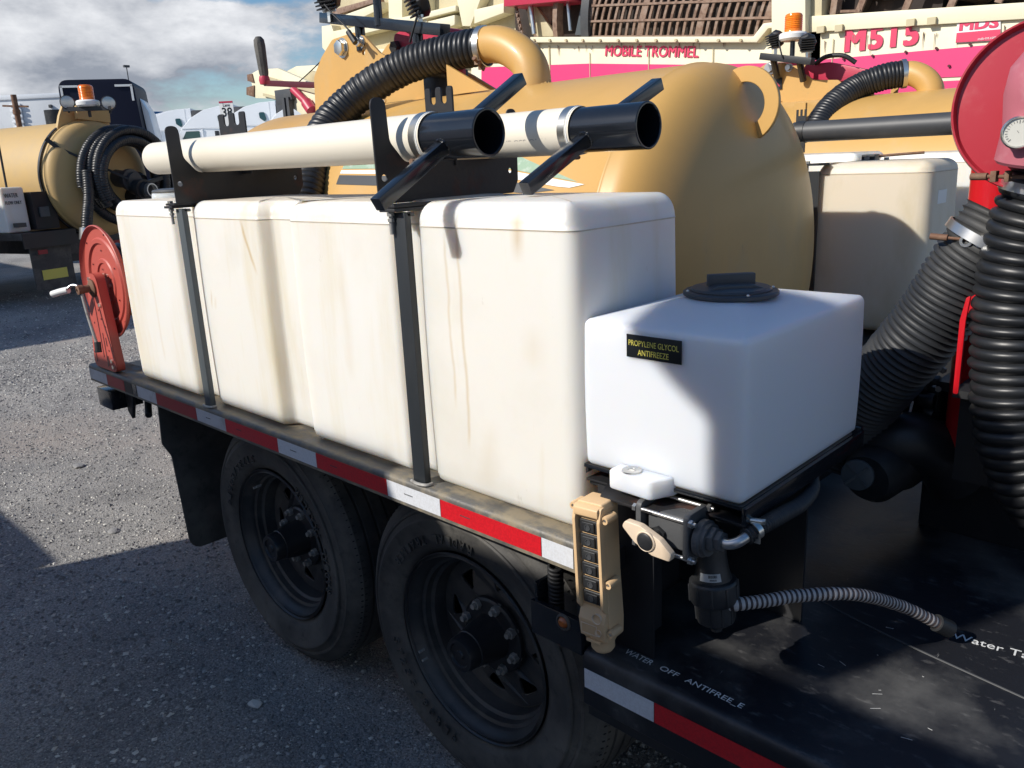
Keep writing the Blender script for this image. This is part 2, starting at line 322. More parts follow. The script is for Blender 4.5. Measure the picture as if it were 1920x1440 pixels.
def bold_text(name, s, p, w, h, m, parent, tilt, dx, dz, n=5, space=1):
    keep = None
    for k in range(n):
        f = k/(n-1)*2-1
        for g in (-1, 1):
            o = wall_text(name, s, (p[0]+dx*(1+f), p[1]-.00015*(2*k+(g > 0)), p[2]+dz*(1+g)), w-2*dx, h-2*dz, m, parent, tilt=tilt, ext=.0008, space=space)
            if keep is None: keep = o
            else:
                bm = bmesh.new(); bm.from_mesh(keep.data); bm.from_mesh(o.data); bm.to_mesh(keep.data); bm.free(); bpy.data.objects.remove(o)
    return keep
def wall_text(name, s, p, w, h, m, parent=None, tilt=0., **k):
    """text on a plane facing -y whose lower left corner is p"""
    M = Matrix.Translation(p) @ Matrix.Rotation(-tilt, 4, 'Y') @ Matrix.Rotation(PI/2, 4, 'X')
    return text(name, s, h, m, M, parent, width=w, height=h, **k)
def catmull(pts, step):
    P = [Vector(p) for p in pts]; P = [P[0]*2-P[1]]+P+[P[-1]*2-P[-2]]; out = []
    for i in range(1, len(P)-2):
        a, b, c, d = P[i-1:i+3]; n = max(2, int((c-b).length/step*1.3))
        for k in range(n):
            t = k/n; out.append(.5*((2*b)+(c-a)*t+(2*a-5*b+4*c-d)*t*t+(3*b-a-3*c+d)*t**3))
    out.append(P[-2])
    # resample evenly
    res = [out[0]]; acc = 0
    L = [0]
    for u, v in zip(out, out[1:]): L.append(L[-1]+(v-u).length)
    n = max(2, int(L[-1]/step)); j = 0
    for k in range(1, n+1):
        s = L[-1]*k/n
        while j < len(L)-2 and L[j+1] < s: j += 1
        t = (s-L[j])/max(L[j+1]-L[j], 1e-9); res.append(out[j].lerp(out[j+1], t))
    return res, L[-1]/n
def tube(bm, pts, rad, step=.01, n=20, cap=True):
    """rad: number or function of arc length"""
    P, st = catmull(pts, step); T = []
    for i in range(len(P)): T.append((P[min(i+1, len(P)-1)]-P[max(i-1, 0)]).normalized())
    u = T[0].orthogonal().normalized(); rings = []
    for i, p in enumerate(P):
        u = (u-T[i]*u.dot(T[i])).normalized(); v = T[i].cross(u); r = rad(i*st) if callable(rad) else rad
        rings.append([bm.verts.new(p+(u*math.cos(2*PI*k/n)+v*math.sin(2*PI*k/n))*r) for k in range(n)])
    for A, C in zip(rings, rings[1:]):
        for k in range(n): bm.faces.new((A[k], A[(k+1) % n], C[(k+1) % n], C[k]))
    if cap: bm.faces.new(rings[0][::-1]); bm.faces.new(rings[-1])
    return P, T
def ribs(r, depth, pitch, pw=1.):
    return lambda s: r-depth*(abs(math.sin(PI*s/pitch))**pw)
def ribs_round(r, depth, pitch):
    return lambda s: r-depth*(1-math.sqrt(max(0, 1-(2*((s/pitch) % 1)-1)**2)))
def hose(name, pts, r, depth, pitch, m, parent=None, n=28, kind='groove', cap=True):
    g = ribs_round(r, depth, pitch) if kind == 'round' else ribs(r, depth, pitch, .7 if kind == 'groove' else 2)
    ph = random.random()*9
    f = lambda s: g(s)+depth*.10*math.sin(s/pitch*1.7+ph)+depth*.08*math.sin(s/pitch*4.3+ph*2)-depth*.12*math.sin(int(s/pitch)*12.9+ph)**2
    bm = B()
    P, T = tube(bm, pts, f, pitch/7, n, cap)
    return bmobj(name, bm, m, parent, ang=70), P, T
def simple_tube(name, pts, r, m, parent=None, step=.01, n=12, local=False):
    bm = B(); tube(bm, pts, r, step, n); return bmobj(name, bm, m, parent, local=local, ang=60)
def copy_tree(o, parent=None):
    c = o.copy(); COL.objects.link(c)
    if parent: c.parent = parent; c.matrix_parent_inverse = o.matrix_parent_inverse.copy()
    for ch in list(o.children): copy_tree(ch, c)
    return c
# ---- measured positions of the larger things, metres
DATA = {'panel_right':[(-2.37,2.411),(-0.315,2.235),(-0.2,1.288),(-2.316,1.355)],'rail_right':[(-2.361,2.504),(-0.327,2.335),(-0.314,2.231),(-2.355,2.38)],'stripe_right':[(-2.274,2.154),(-0.298,2.1),(-0.272,1.878),(-2.264,1.973)],'stripe_right_low':[(-2.262,1.943),(-0.269,1.854),(-0.2,1.288),(-2.23,1.353)],'panel_left':[(-5.343,2.677),(-2.744,2.369),(-2.649,2.468),(-2.373,2.465),(-2.316,1.355),(-6.469,1.487),(-6.377,2.561),(-5.353,2.464)],'lip_left':[(-5.363,2.723),(-2.765,2.402),(-2.679,2.494),(-2.374,2.489),(-2.372,2.448),(-2.633,2.449),(-2.733,2.351),(-5.366,2.67)],'stripe_left':[(-6.203,2.508),(-4.643,2.384),(-3.445,2.248),(-2.646,2.177),(-2.358,2.168),(-2.316,1.355),(-6.285,1.481)],'post':[(-2.592,2.834),(-2.299,2.785),(-2.263,2.136),(-2.563,2.168)],'text_mobile':[(-4.423,2.431),(-3.35,2.298),(-4.421,2.515)],'text_m515':[(-1.985,2.184),(-1.417,2.176),(-1.967,2.37)],'mds_plate':[(-1.153,2.342),(-0.872,2.324),(-0.853,2.138),(-1.15,2.156)],'mds_red':[(-1.149,2.225),(-0.861,2.213),(-0.854,2.141),(-1.15,2.159)],'text_mds':[(-1.136,2.235),(-0.876,2.226),(-1.137,2.322)],'hopper':[(-9.657,4.209),(-5.735,3.524),(-5.791,2.406),(-6.728,2.373),(-8.173,2.502),(-9.681,2.413),(-10.252,1.988)],'hopper_ribs':[[(-7.464,3.195),(-6.965,3.2),(-6.974,3.092),(-7.479,3.045)],[(-9.374,3.043),(-8.807,3.034),(-6.16,2.679),(-6.164,2.609),(-8.824,2.925)],[(-9.519,3.346),(-7.744,3.309),(-6.936,3.305),(-6.942,3.245),(-7.753,3.234),(-9.541,3.22)],[(-6.616,3.21),(-6.127,3.208),(-6.133,3.106),(-6.628,3.057)],[(-9.231,3.518),(-8.376,3.563),(-8.388,3.479),(-9.253,3.382)],[(-6.641,2.885),(-6.148,2.865),(-6.154,2.772),(-6.651,2.759)],[(-8.126,2.868),(-7.072,2.876),(-7.081,2.783),(-8.141,2.756)]],'hopper_gussets':[[(-6.88,3.724),(-6.517,3.66),(-6.543,3.317),(-6.74,3.048),(-6.88,3.067),(-6.949,3.379)],[(-9.849,3.461),(-9.608,3.443),(-9.534,3.262),(-9.686,3.005),(-9.888,3.175)],[(-7.68,3.863),(-7.478,3.828),(-7.537,3.091),(-7.668,3.043)],[(-8.232,3.96),(-7.941,3.909),(-8.019,3.283),(-8.29,3.353)]],'rust_top':[(-9.471,3.622),(-8.483,3.625),(-8.468,3.57),(-9.486,3.54)],'red_top':[(-5.785,3.368),(-4.793,3.202),(-4.82,3.008),(-5.779,3.089)],'drum_px':[(-4.67,2.646),(-2.656,2.401),(-4.661,2.984),(-2.667,2.681)],'link_arm':[(-5.646,3.071),(-5.511,3.078),(-5.415,2.958),(-5.233,2.73),(-5.503,2.764),(-5.615,2.904)],'arm_grey':[(-4.797,3.124),(-4.659,3.102),(-4.808,2.687),(-4.937,2.703)],'conveyor':[(-11.341,2.928),(-11.036,2.975),(-10.518,2.937),(-9.304,2.532),(-8.85,2.341),(-8.945,1.781),(-9.567,1.994),(-10.071,2.285),(-10.478,2.451),(-10.797,2.529),(-11.267,2.575)],'conv_back':[(-10.391,2.735),(-10.117,2.876),(-9.848,2.812),(-9.49,2.689),(-9.553,2.327),(-10.072,2.517)],'conv_rust':[[(-11.389,2.932),(-11.241,2.933),(-11.21,2.798),(-11.397,2.839)],[(-11.454,2.749),(-11.22,2.76),(-11.263,2.59),(-11.482,2.64)]],'conv_black':[(-10.559,2.625),(-10.145,2.619),(-10.103,2.475),(-10.271,2.375),(-10.558,2.434)],'conv_cyl':[(-10.035,2.595),(-9.737,2.394)],'lift_plate':[(-2.289,1.624),(-2.266,1.855),(-2.195,1.927),(-2.106,1.986),(-1.956,1.994),(-1.888,1.973),(-1.795,1.899),(-1.585,1.809),(-1.386,1.707),(-1.259,1.724),(-1.168,1.689),(-1.173,1.628),(-1.702,1.643)],'t2_plate':[(-1.419,1.898),(-1.372,1.921),(-1.263,1.915),(-1.216,1.891),(-1.092,1.811),(-0.962,1.799),(-0.815,1.681),(-0.743,1.611),(-1.234,1.63),(-1.41,1.655)],'deck_text1':[(0.153,0.049),(0.366,0.041)],'deck_text2':[(0.584,0.443),(0.688,0.458)],'crate':1,'elbow':[(-0.974,1.1,1.664),(-0.971,1.1,1.722),(-0.992,1.1,1.776),(-1.049,1.1,1.82),(-1.121,1.1,1.848),(-1.198,1.1,1.854)],'t2_elbow':[(-0.498,3.5,1.657),(-0.508,3.5,1.72),(-0.542,3.5,1.765),(-0.597,3.5,1.795),(-0.653,3.5,1.798)],'hose_top':[(-1.18,1.1,1.849),(-1.257,1.08,1.848),(-1.376,1.05,1.839),(-1.496,1.0,1.813),(-1.599,0.93,1.76),(-1.677,0.86,1.692),(-1.703,0.78,1.615),(-1.674,0.7,1.523),(-1.613,0.62,1.415),(-1.564,0.56,1.293)],'t2_hose':[(-0.637,3.5,1.799),(-0.724,3.45,1.788),(-0.822,3.4,1.75),(-0.885,3.3,1.684),(-0.919,3.2,1.596),(-0.924,3.1,1.481)],'hose_r':[(0.613,0.65,1.472),(0.607,0.65,1.434),(0.593,0.65,1.364),(0.58,0.65,1.292),(0.574,0.65,1.198),(0.577,0.65,1.111),(0.587,0.65,1.022),(0.603,0.65,0.943),(0.628,0.66,0.873),(0.664,0.68,0.812),(0.72,0.7,0.767)],'hose_l':[(0.519,0.73,1.332),(0.496,0.72,1.286),(0.467,0.72,1.235),(0.43,0.72,1.159),(0.383,0.72,1.078),(0.323,0.74,0.991),(0.257,0.78,0.885),(0.212,0.82,0.773)],'disc':[(0.573,0.62,1.521),(0.446,0.62,1.53),(0.559,0.62,1.651)],'gauge':[(0.579,0.5,1.481),(0.566,0.5,1.482)],'bowl':[(0.596,0.56,1.558),(0.609,0.56,1.445)],'pillar':[(0.47,0.8,1.434),(0.476,0.8,1.282),(0.496,0.8,1.082)],'strip':[(0.492,1.156),(0.499,1.198),(0.506,1.203),(0.502,1.157),(0.502,1.017),(0.493,1.016)],'tri':[(0.491,1.164),(0.491,1.189),(0.511,1.205),(0.515,1.161)],'cap_grey':[(0.305,0.72,0.784)],'clamp1':[(0.418,0.72,1.286),(0.451,0.72,1.287),(0.483,0.72,1.283)],'clamp2':[(0.52,0.58,1.415),(0.548,0.58,1.414),(0.563,0.58,1.412)],'greyhose':[(0.345,0.055,0.775),(0.362,0.065,0.778),(0.389,0.11,0.774),(0.419,0.16,0.771),(0.475,0.24,0.758),(0.517,0.35,0.701),(0.566,0.415,0.652)],'unused':[],'mach':{'a':(0.363,0.85,0.978),'b':(0.339,0.85,0.932),'c':(0.349,0.85,0.964),'d':(0.332,0.85,0.868),'e':(0.296,0.85,0.887),'f':(0.361,0.85,0.929),'g':(0.375,0.85,0.965),'h':(0.409,0.85,1.003),'i':(0.405,0.85,0.985)},'t3':{'c':(-10.32,3.24,1.46),'tyre':(-12.27,2.54,0.46),'beacon':(-10.14,3.07,2.43),'barl':(-10.32,2.84,2.31),'barr':(-9.9,3.25,2.3),'l1':(-10.3,2.89,2.39),'l2':(-9.94,3.24,2.36)},'blue':[(-26.08,8.47,4.16),(-24.86,9.63,4.08),(-22.19,8.66,2.32),(-25.81,8.08,2.49)],'wbox':[(-29.86,7.68,4.18),(-28.4,9.12,4.19)],'trucks':[(-47.65,22.6,5.21),(-43.92,23.33,5.15),(-40.35,23.89,5.08),(-36.77,24.42,4.89)],'truck_back':(-50.51,23.5,5.36),'sign':[(-18.72,9.29,2.68),(-18.47,9.52,2.67),(-18.79,9.39,3.14)],'pole':(-63.68,25.93,9.31),'yellow_far':[(-15.56,3.54,2.34),(-14.99,4.07,2.26),(-15.5,3.45,1.94)],'blue_far':(-62.16,26.12,5.95),'t1hill':(-27.16,16.02,3.91)}
# ------------------------------------------------------------------ the ground
def vnoise(x, y, s, seed):
    r = np.random.default_rng(seed); g = r.random((256, 256)); X = x/s; Y = y/s
    xi = np.floor(X).astype(int); yi = np.floor(Y).astype(int); fx = X-xi; fy = Y-yi; fx = fx*fx*(3-2*fx); fy = fy*fy*(3-2*fy)
    a = g[xi % 256, yi % 256]; b = g[(xi+1) % 256, yi % 256]; c = g[xi % 256, (yi+1) % 256]; d = g[(xi+1) % 256, (yi+1) % 256]
    return (a*(1-fx)+b*fx)*(1-fy)+(c*(1-fx)+d*fx)*fy-.5
def gz(x, y):
    fall = np.clip(1-np.hypot(x+3, y-1)/60, 0, 1); dep = -.6993*(x-.92)+.7149*(y+1); rise = np.clip(.095*(dep-33), 0, 1.7)
    return fall*(.016*vnoise(x, y, .9, 1)+.012*vnoise(x, y, .28, 2)+.005*vnoise(x, y, .08, 3))-.006+rise
def ground():
    def axis(c, lo, hi, d):
        v = list(np.arange(lo, hi, d)); s = d; x = hi
        while x < c+450: v.append(x); s *= 1.22; x += s
        s = d; x = lo-d
        while x > c-450: v.insert(0, x); s *= 1.22; x -= s
        return np.array(v)
    xs = axis(-2, -7, .4, .035); ys = axis(1, -.7, 3.4, .035)
    X, Y = np.meshgrid(xs, ys, indexing='ij'); Z = gz(X, Y); nx, ny = X.shape
    V = np.stack([X, Y, Z], -1).reshape(-1, 3); i = np.arange(nx-1)[:, None]*ny+np.arange(ny-1)[None]; i = i.ravel()
    F = np.stack([i, i+ny, i+ny+1, i+1], -1)
    me = bpy.data.meshes.new('ground'); me.from_pydata(V.tolist(), [], F.tolist())
    o = finish('ground', me, 'ground', ang=180); o['kind'] = 'structure'
ground()
def stones(name, n, xr, yr, rmin, rmax, mats, kind, seed, pw=3.0):
    r = np.random.default_rng(seed); u = r.random(n)
    # more stones near the camera side
    x = xr[1]-(xr[1]-xr[0])*u**1.25; y = yr[0]+(yr[1]-yr[0])*r.random(n); s = rmin+(rmax-rmin)*r.random(n)**pw
    O = np.array([(1, 0, 0), (-1, 0, 0), (0, 1, 0), (0, -1, 0), (0, 0, 1), (0, 0, -1)], float); FO = np.array([(0, 2, 4), (2, 1, 4), (1, 3, 4), (3, 0, 4), (2, 0, 5), (1, 2, 5), (3, 1, 5), (0, 3, 5)])
    V = np.repeat(O[None], n, 0)*(.6+.8*r.random((n, 6, 1)))+.25*(r.random((n, 6, 3))-.5)
    a = r.random(n)*6.28; c, q = np.cos(a), np.sin(a); vx = V[..., 0]*c[:, None]-V[..., 1]*q[:, None]; vy = V[..., 0]*q[:, None]+V[..., 1]*c[:, None]
    V = np.stack([vx, vy, V[..., 2]*.62], -1)*s[:, None, None]; V[..., 0] += x[:, None]; V[..., 1] += y[:, None]; V[..., 2] += (gz(x, y)+s*.12)[:, None]
    F = (FO[None]+6*np.arange(n)[:, None, None]).reshape(-1, 3)
    me = bpy.data.meshes.new(name); me.from_pydata(V.reshape(-1, 3).tolist(), [], F.tolist())
    o = finish(name, me, mats, smooth=False); me.polygons.foreach_set('material_index', np.repeat(r.integers(0, len(mats), n), 8)); o['kind'] = 'stuff'; return o
for nm, c in (('stone_a', (.24, .235, .23)), ('stone_b', (.38, .37, .35)), ('stone_c', (.58, .56, .51)), ('stone_d', (.16, .158, .155))): mat(nm, c, .85)
stones('gravel', 90000, (-7.0, .1), (-.6, 2.6), .0022, .0098, ['stone_a', 'stone_b', 'stone_c', 'stone_d', 'stone_a', 'stone_d'], 'stuff', 5)
stones('gravel', 22000, (-12, -5.5), (-.5, 5), .004, .014, ['stone_a', 'stone_b', 'stone_c', 'stone_d'], 'stuff', 11, 3.)
stones('gravel', 300, (-9, 0), (-.6, 3), .009, .024, ['stone_a', 'stone_b', 'stone_d'], 'stuff', 6, 4.)
# the one pale flat stone in front of the rear wheel and a few darker lumps
for i, (x, y, s, lab) in enumerate([(-1.055, -.10, .018, 'small pale flat stone lying in the shade left of the front trailer wheel'),
                                    (-2.62, .10, .022, 'dark lump of asphalt on the sunlit gravel near the shadow edge'),
                                    (-3.62, .30, .026, 'dark brown clod alone on sunlit gravel left of the mudflap')]):
    bm = B(); bmesh.ops.create_icosphere(bm, subdivisions=2, radius=1)
    for v in bm.verts: v.co = Vector((v.co.x*s*1.4, v.co.y*s, v.co.z*s*.4))*(1+.35*(random.random()-.5))+Vector((x, y, float(gz(np.array(x), np.array(y)))+s*.2))
    tag(bmobj('stone', bm, 'stone_c' if i == 0 else 'stone_a', smooth=False), lab, 'stone')
# ------------------------------------------------------------------ the trailer
TR = thing('equipment_trailer', 'black twin axle equipment trailer with red and white reflective side tape, nearest the camera', 'trailer', (-1, 1.15, 0))
bm = B()      # rounded side rail, steel angle
prism(bm, rounded([(0, .762), (.004, .762), (.004, .80), (.10, .80), (.10, .822), (0, .822)], [0, 0, .004, 0, 0, .013], 5), 0, -2.226, .086)
bmobj('side_rail', bm, 'rail_top', TR)
bm = B(); bx(bm, -2.22, .08, .1, 2.3, .775, .80); bx(bm, -2.2, .08, .46, .56, .60, .775); bx(bm, -2.2, .08, 1.7, 1.8, .6, .775)
for x in (-2.1, -1.7, -1.3, -.9, -.5, -.1): bx(bm, x, x+.05, .1, 2.2, .70, .775)
bmobj('frame', bm, 'black_steel', TR, bevel=.003)
# reflective tape: lengths measured along the rail
def tape(x0, x1, m, z0=.770, z1=.8085, y=-.0006):
    bm = B(); bx(bm, x0+.0008, x1-.0008, y-.0007, y, z0, z1)
    return bmobj('reflective_tape', bm, m, TR)
xs = [.076, 0, -.2794, -.4572, -.7366, -.9144, -1.1938, -1.3716, -1.651, -1.80]
cs = ['tape_white', 'tape_red', 'tape_white', 'tape_red', 'tape_white', 'tape_red', 'tape_white_shade', 'tape_red_shade', 'tape_white_shade']
for a, b, c in zip(xs[1:], xs, cs): tape(a, b, c)
bm = B()
for x0 in xs[2:8]:
    if random.random() < .9:
        for k in range(7): bx(bm, x0+.06+k*.0042, x0+.063+k*.0042, -.0016, -.0013, .789, .7915)
o = bmobj('tape_marks', bm, 'dark_grey', TR); o['kind'] = 'stuff'
tape(-1.838, -1.806, 'black_paint'); tape(-2.06, -1.905, 'tape_red_shade'); tape(-2.222, -2.06, 'tape_white_shade'); tape(-1.90, -1.84, 'black_rusty')
# front end wall between the upper and the lower deck
bm = B(); bx(bm, .070, .084, .012, 2.3, .60, .80); bmobj('deck_step', bm, 'black_steel', TR, bevel=.002)
# lower deck with a rolled edge
bm = B(); prism(bm, rounded([(-.001, .50), (-.001, .612), (2.3, .612), (2.3, .597), (.02, .597), (.02, .50)], [.003, .022, 0, 0, 0, 0], 6), 0, .092, 2.4)
bmobj('lower_deck', bm, 'deck_black', TR)
bm = B(); prism(bm, rounded([(.002, .478), (.002, .52), (.10, .52), (.10, .478)], .004), 0, .10, 2.4); bmobj('deck_edge_beam', bm, 'deck_side', TR)
def ltape(x0, x1, m):
    bm = B(); bx(bm, x0+.0008, x1-.0008, -.0028, -.0018, .5385, .5775); return bmobj('reflective_tape', bm, m, TR)
ltape(.095, .247, 'tape_white'); ltape(.247, .527, 'tape_red'); ltape(.527, .705, 'tape_white'); ltape(.705, .98, 'tape_red')
# stencilled lettering lying on the lower deck
def deck_text(s, x, y, w, h, rz=0., segs=None):
    M = Matrix.Translation((x, y, .6128)) @ Matrix.Rotation(rz, 4, 'Z')
    return text('stencil_text', s, .02, 'paint_white', M, TR, ext=.00015, width=w, height=h)
deck_text('WATER', .153, .040, .058, .014, -.02); deck_text('OFF', .228, .039, .036, .013, -.02); deck_text('ANTIFREE_E', .280, .036, .107, .0145, -.02)
deck_text('Water Tank', .575, .452, .15, .021, .10)
# paint scratches and a weld seam on the deck
bm = B()
for k in range(14):
    x = random.uniform(.42, .75); y = random.uniform(.12, .5); a = random.uniform(-.5, .9); l = random.uniform(.002, .016)
    bar(bm, (x, y, .6125), (x+l*math.cos(a), y+l*math.sin(a), .6125), .0004, .0004)
o = bmobj('paint_scratches', bm, 'paint_white', TR); o['kind'] = 'stuff'
bm = B(); tube(bm, [(.33, .43, .612), (.5, .385, .6125), (.75, .34, .612)], .0022, .01, 8); bmobj('weld_seam', bm, 'dark_grey', TR)
# mud flap
bm = B(); prism(bm, rounded([(.045, .775), (.035, .60), (.06, .55), (.075, .19), (.36, .19), (.36, .775)], [0, .02, .02, .05, .05, 0]), 0, -1.765, -1.757); bmobj('mud_flap', bm, 'rubber', TR)
# tail light bracket hanging under the rear corner
bm = B(); bx(bm, -2.185, -2.06, .0, .11, .672, .742); bmobj('light_box', bm, 'black_paint', TR, bevel=.004)
bm = B(); prism(bm, [(-2.06, .765), (-1.985, .765), (-2.0, .70), (-2.03, .635), (-2.06, .66)], 1, .05, .062); bx(bm, -1.99, -1.90, .1, .13, .69, .715); cyl(bm, (-1.99, .1, .70), (-1.90, .06, .67), .012); bmobj('light_bracket', bm, 'black_steel', TR, bevel=.002)
# side marker lamp box beside the front wheel
bm = B(); bx(bm, -.035, .088, .0, .012, .598, .668); bx(bm, -.035, -.027, .012, .09, .598, .70); bx(bm, -.035, .088, .012, .09, .598, .604)
mb = bmobj('marker_lamp_box', bm, 'black_paint', TR, bevel=.002)
bm = B(); lathe(bm, [(0, .008), (.006, .0075), (.009, .005), (.0115, 0)], (.047, .0, .652), (0, -1, 0), 24); bmobj('marker_lamp', bm, 'amber_dark', mb)
bm = B(); lathe(bm, [(.0115, 0), (.0125, .004), (.016, .003), (.017, 0)], (.047, .0, .652), (0, -1, 0), 24); bmobj('grommet', bm, 'rubber', mb)
pts = [(-.005+.012*math.cos(t*2*PI)+.0*t, .04+.012*math.sin(t*2*PI), .735-.0085*t) for t in np.linspace(0, 13, 160)]
simple_tube('coiled_cable', pts, .0035, 'cable', TR, .004, 8)
# ---- wheels
def tyre_prof(Ro, w, rim):      # (radius, axial) outer face at axial 0 and going inward (positive)
    return [(rim, .030), (rim+.010, .008), (rim+.030, -.004), (rim+.050, -.010), (rim+.080, -.013), (rim+.084, -.0155), (rim+.090, -.0155), (rim+.094, -.0125), (Ro-.075, -.010), (Ro-.072, -.0125), (Ro-.066, -.0125), (Ro-.063, -.009), (Ro-.045, -.003), (Ro-.042, -.0055), (Ro-.036, -.0045), (Ro-.034, .000), (Ro-.018, .010), (Ro-.008, .019), (Ro-.003, .027)]
def wheel(root, tread_y=0):
    """template: axis along y, outer face at y = 0 looking to -y, centre at origin"""
    Ro = .385; rim = .232
    tg = thing('wheel', None, None); 
    if root: tg.parent = root
    n = 96; bm = B(); prof = tyre_prof(Ro, .23, rim)
    tread = []
    y = .027; land = .034; gr = .008; rr = Ro
    tread.append((Ro, .030))
    for k in range(5):
        tread.append((Ro+.001*(2-abs(2-k)), y+land-.001)); 
        if k < 4: tread += [(Ro-.011, y+land+.001), (Ro-.011, y+land+gr-.002), (Ro+.001*(2-abs(2-k-1)), y+land+gr)]
        y += land+gr
    full = prof+tread+[(Ro-.004, .235), (Ro-.03, .25), (rim+.05, .262), (rim, .235)]
    lathe(bm, [(r, -a) for r, a in full], (0, 0, 0), (0, -1, 0), n)
    bmesh.ops.recalc_face_normals(bm, faces=bm.faces)
    ty = bmobj('tyre', bm, 'rubber', tg, local=True, ang=35)
    bm = B()      # shoulder sipes, sidewall lettering blocks
    for k in range(120):
        a = 2*PI*k/120; c, s = math.cos(a), math.sin(a)
        bar(bm, (c*(Ro-.004), .022, s*(Ro-.004)), (c*(Ro+.0012), .040, s*(Ro+.0012)), .0030, .0012, up=(c, 0, s))
    o = bmobj('tread_sipes', bm, 'cable', tg, local=True, smooth=False); o['kind'] = 'stuff'
    rr = random.Random(4)
    for word, rad, a0, da, sz in (('ST235/80R16', rim+.055, 3.9, .105, .030), ('RADIAL TRAILER', rim+.056, 1.9, .085, .028)):
        for i, chv in enumerate(word):
            if chv == ' ': continue
            a = a0-i*da if False else a0+i*da
            M = Matrix.Translation((rad*math.cos(a), -.0128, rad*math.sin(a))) @ Matrix.Rotation(-(a+PI/2), 4, 'Y') @ Matrix.Rotation(PI/2, 4, 'X')
            t = text('sidewall_letter', chv, sz, 'rubber', M, tg, ext=.0022, width=.016, height=sz*.8); t.matrix_basis = Matrix.Identity(4)
    bm = B()      # steel rim: flange, drop centre, disc
    pr = [(rim+.004, -.002), (rim+.007, .003), (rim+.004, .008), (rim-.004, .004), (rim-.008, .018), (rim-.016, .026), (rim-.018, .040), (rim-.026, .044), (rim-.028, .060), (rim-.036, .066), (rim-.038, .095), (rim-.040, .12)]
    lathe(bm, [(r, -a) for r, a in pr], (0, 0, 0), (0, -1, 0), n)
    bmesh.ops.recalc_face_normals(bm, faces=bm.faces)
    rimo = bmobj('rim', bm, 'wheel_black', tg, local=True, ang=40)
    # disc with eight hand holes as a plate, dished by radius
    hol = []
    for k in range(8):
        a = 2*PI*(k+.5)/8; u = Vector((math.cos(a), math.sin(a))); v = Vector((-u.y, u.x))
        tri = [u*.112+v*.0, u*.162+v*.036, u*.162-v*.036]; hol.append(rounded([tuple(q) for q in tri], .011, 4))
    me = platemesh(circ(0, 0, rim-.040, 80), hol, .006, .001)
    me.transform(AX['y'])
    for v in me.vertices:
        r = math.hypot(v.co.x, v.co.z); v.co.y += .090+.012*max(0, min(1, (r-.105)/.05))-.0*r
    dk = finish('disc', me, 'wheel_black', tg, local=True)
    bm = B(); lathe(bm, [(.098, 0), (.096, .008), (.09, .012), (.058, .012), (.056, .016), (.052, .05), (.047, .075), (.0465, .085), (.044, .087), (.043, .11), (.040, .118), (.030, .118), (.028, .113), (.012, .113), (.010, .117), (0, .117)], (0, .086, 0), (0, -1, 0), 48)
    bmobj('hub', bm, 'hub_black', tg, local=True, ang=30)
    for k in range(8):
        a = 2*PI*k/8+.2; bm = B(); hexnut(bm, (.0825*math.cos(a), .082, .0825*math.sin(a)), (0, -1, 0), .0125, .019, .010, .007)
        lathe(bm, [(.0125, .0), (.015, .003), (.015, 0)], (.0825*math.cos(a), .082, .0825*math.sin(a)), (0, -1, 0), 12)
        bmobj('lug_nut', bm, 'nut_steel', tg, local=True)
    bm = B(); cyl(bm, (0, .125, 0), (0, .26, 0), .10, n=32); cyl(bm, (0, .2, 0), (0, .9, 0), .04, n=16); bmobj('brake_drum', bm, 'black_steel', tg, local=True)
    bm = B()
    for a in (4.05, 4.17): cyl(bm, (.19*math.cos(a), .004, .19*math.sin(a)), (.19*math.cos(a), -.012, .19*math.sin(a)), .0035, n=8)
    bmobj('valve_stem', bm, 'nut_steel', tg, local=True)
    return tg
wh = wheel(TR); wh.location = Vector((-.342, .105, .374))-TR.location; wh.rotation_euler = (0, .5, 0)
w2 = copy_tree(wh, TR); w2.location = Vector((-1.178, .105, .380))-TR.location; w2.rotation_euler = (0, 2.1, 0)
# leaf springs and axle beams glimpsed behind the wheels
bm = B()
for xc in (-.315, -1.150): bx(bm, xc-.04, xc+.04, .4, 1.9, .34, .42)
bx(bm, -1.6, 0, .46, .52, .50, .54); bmobj('axle', bm, 'black_steel', TR)
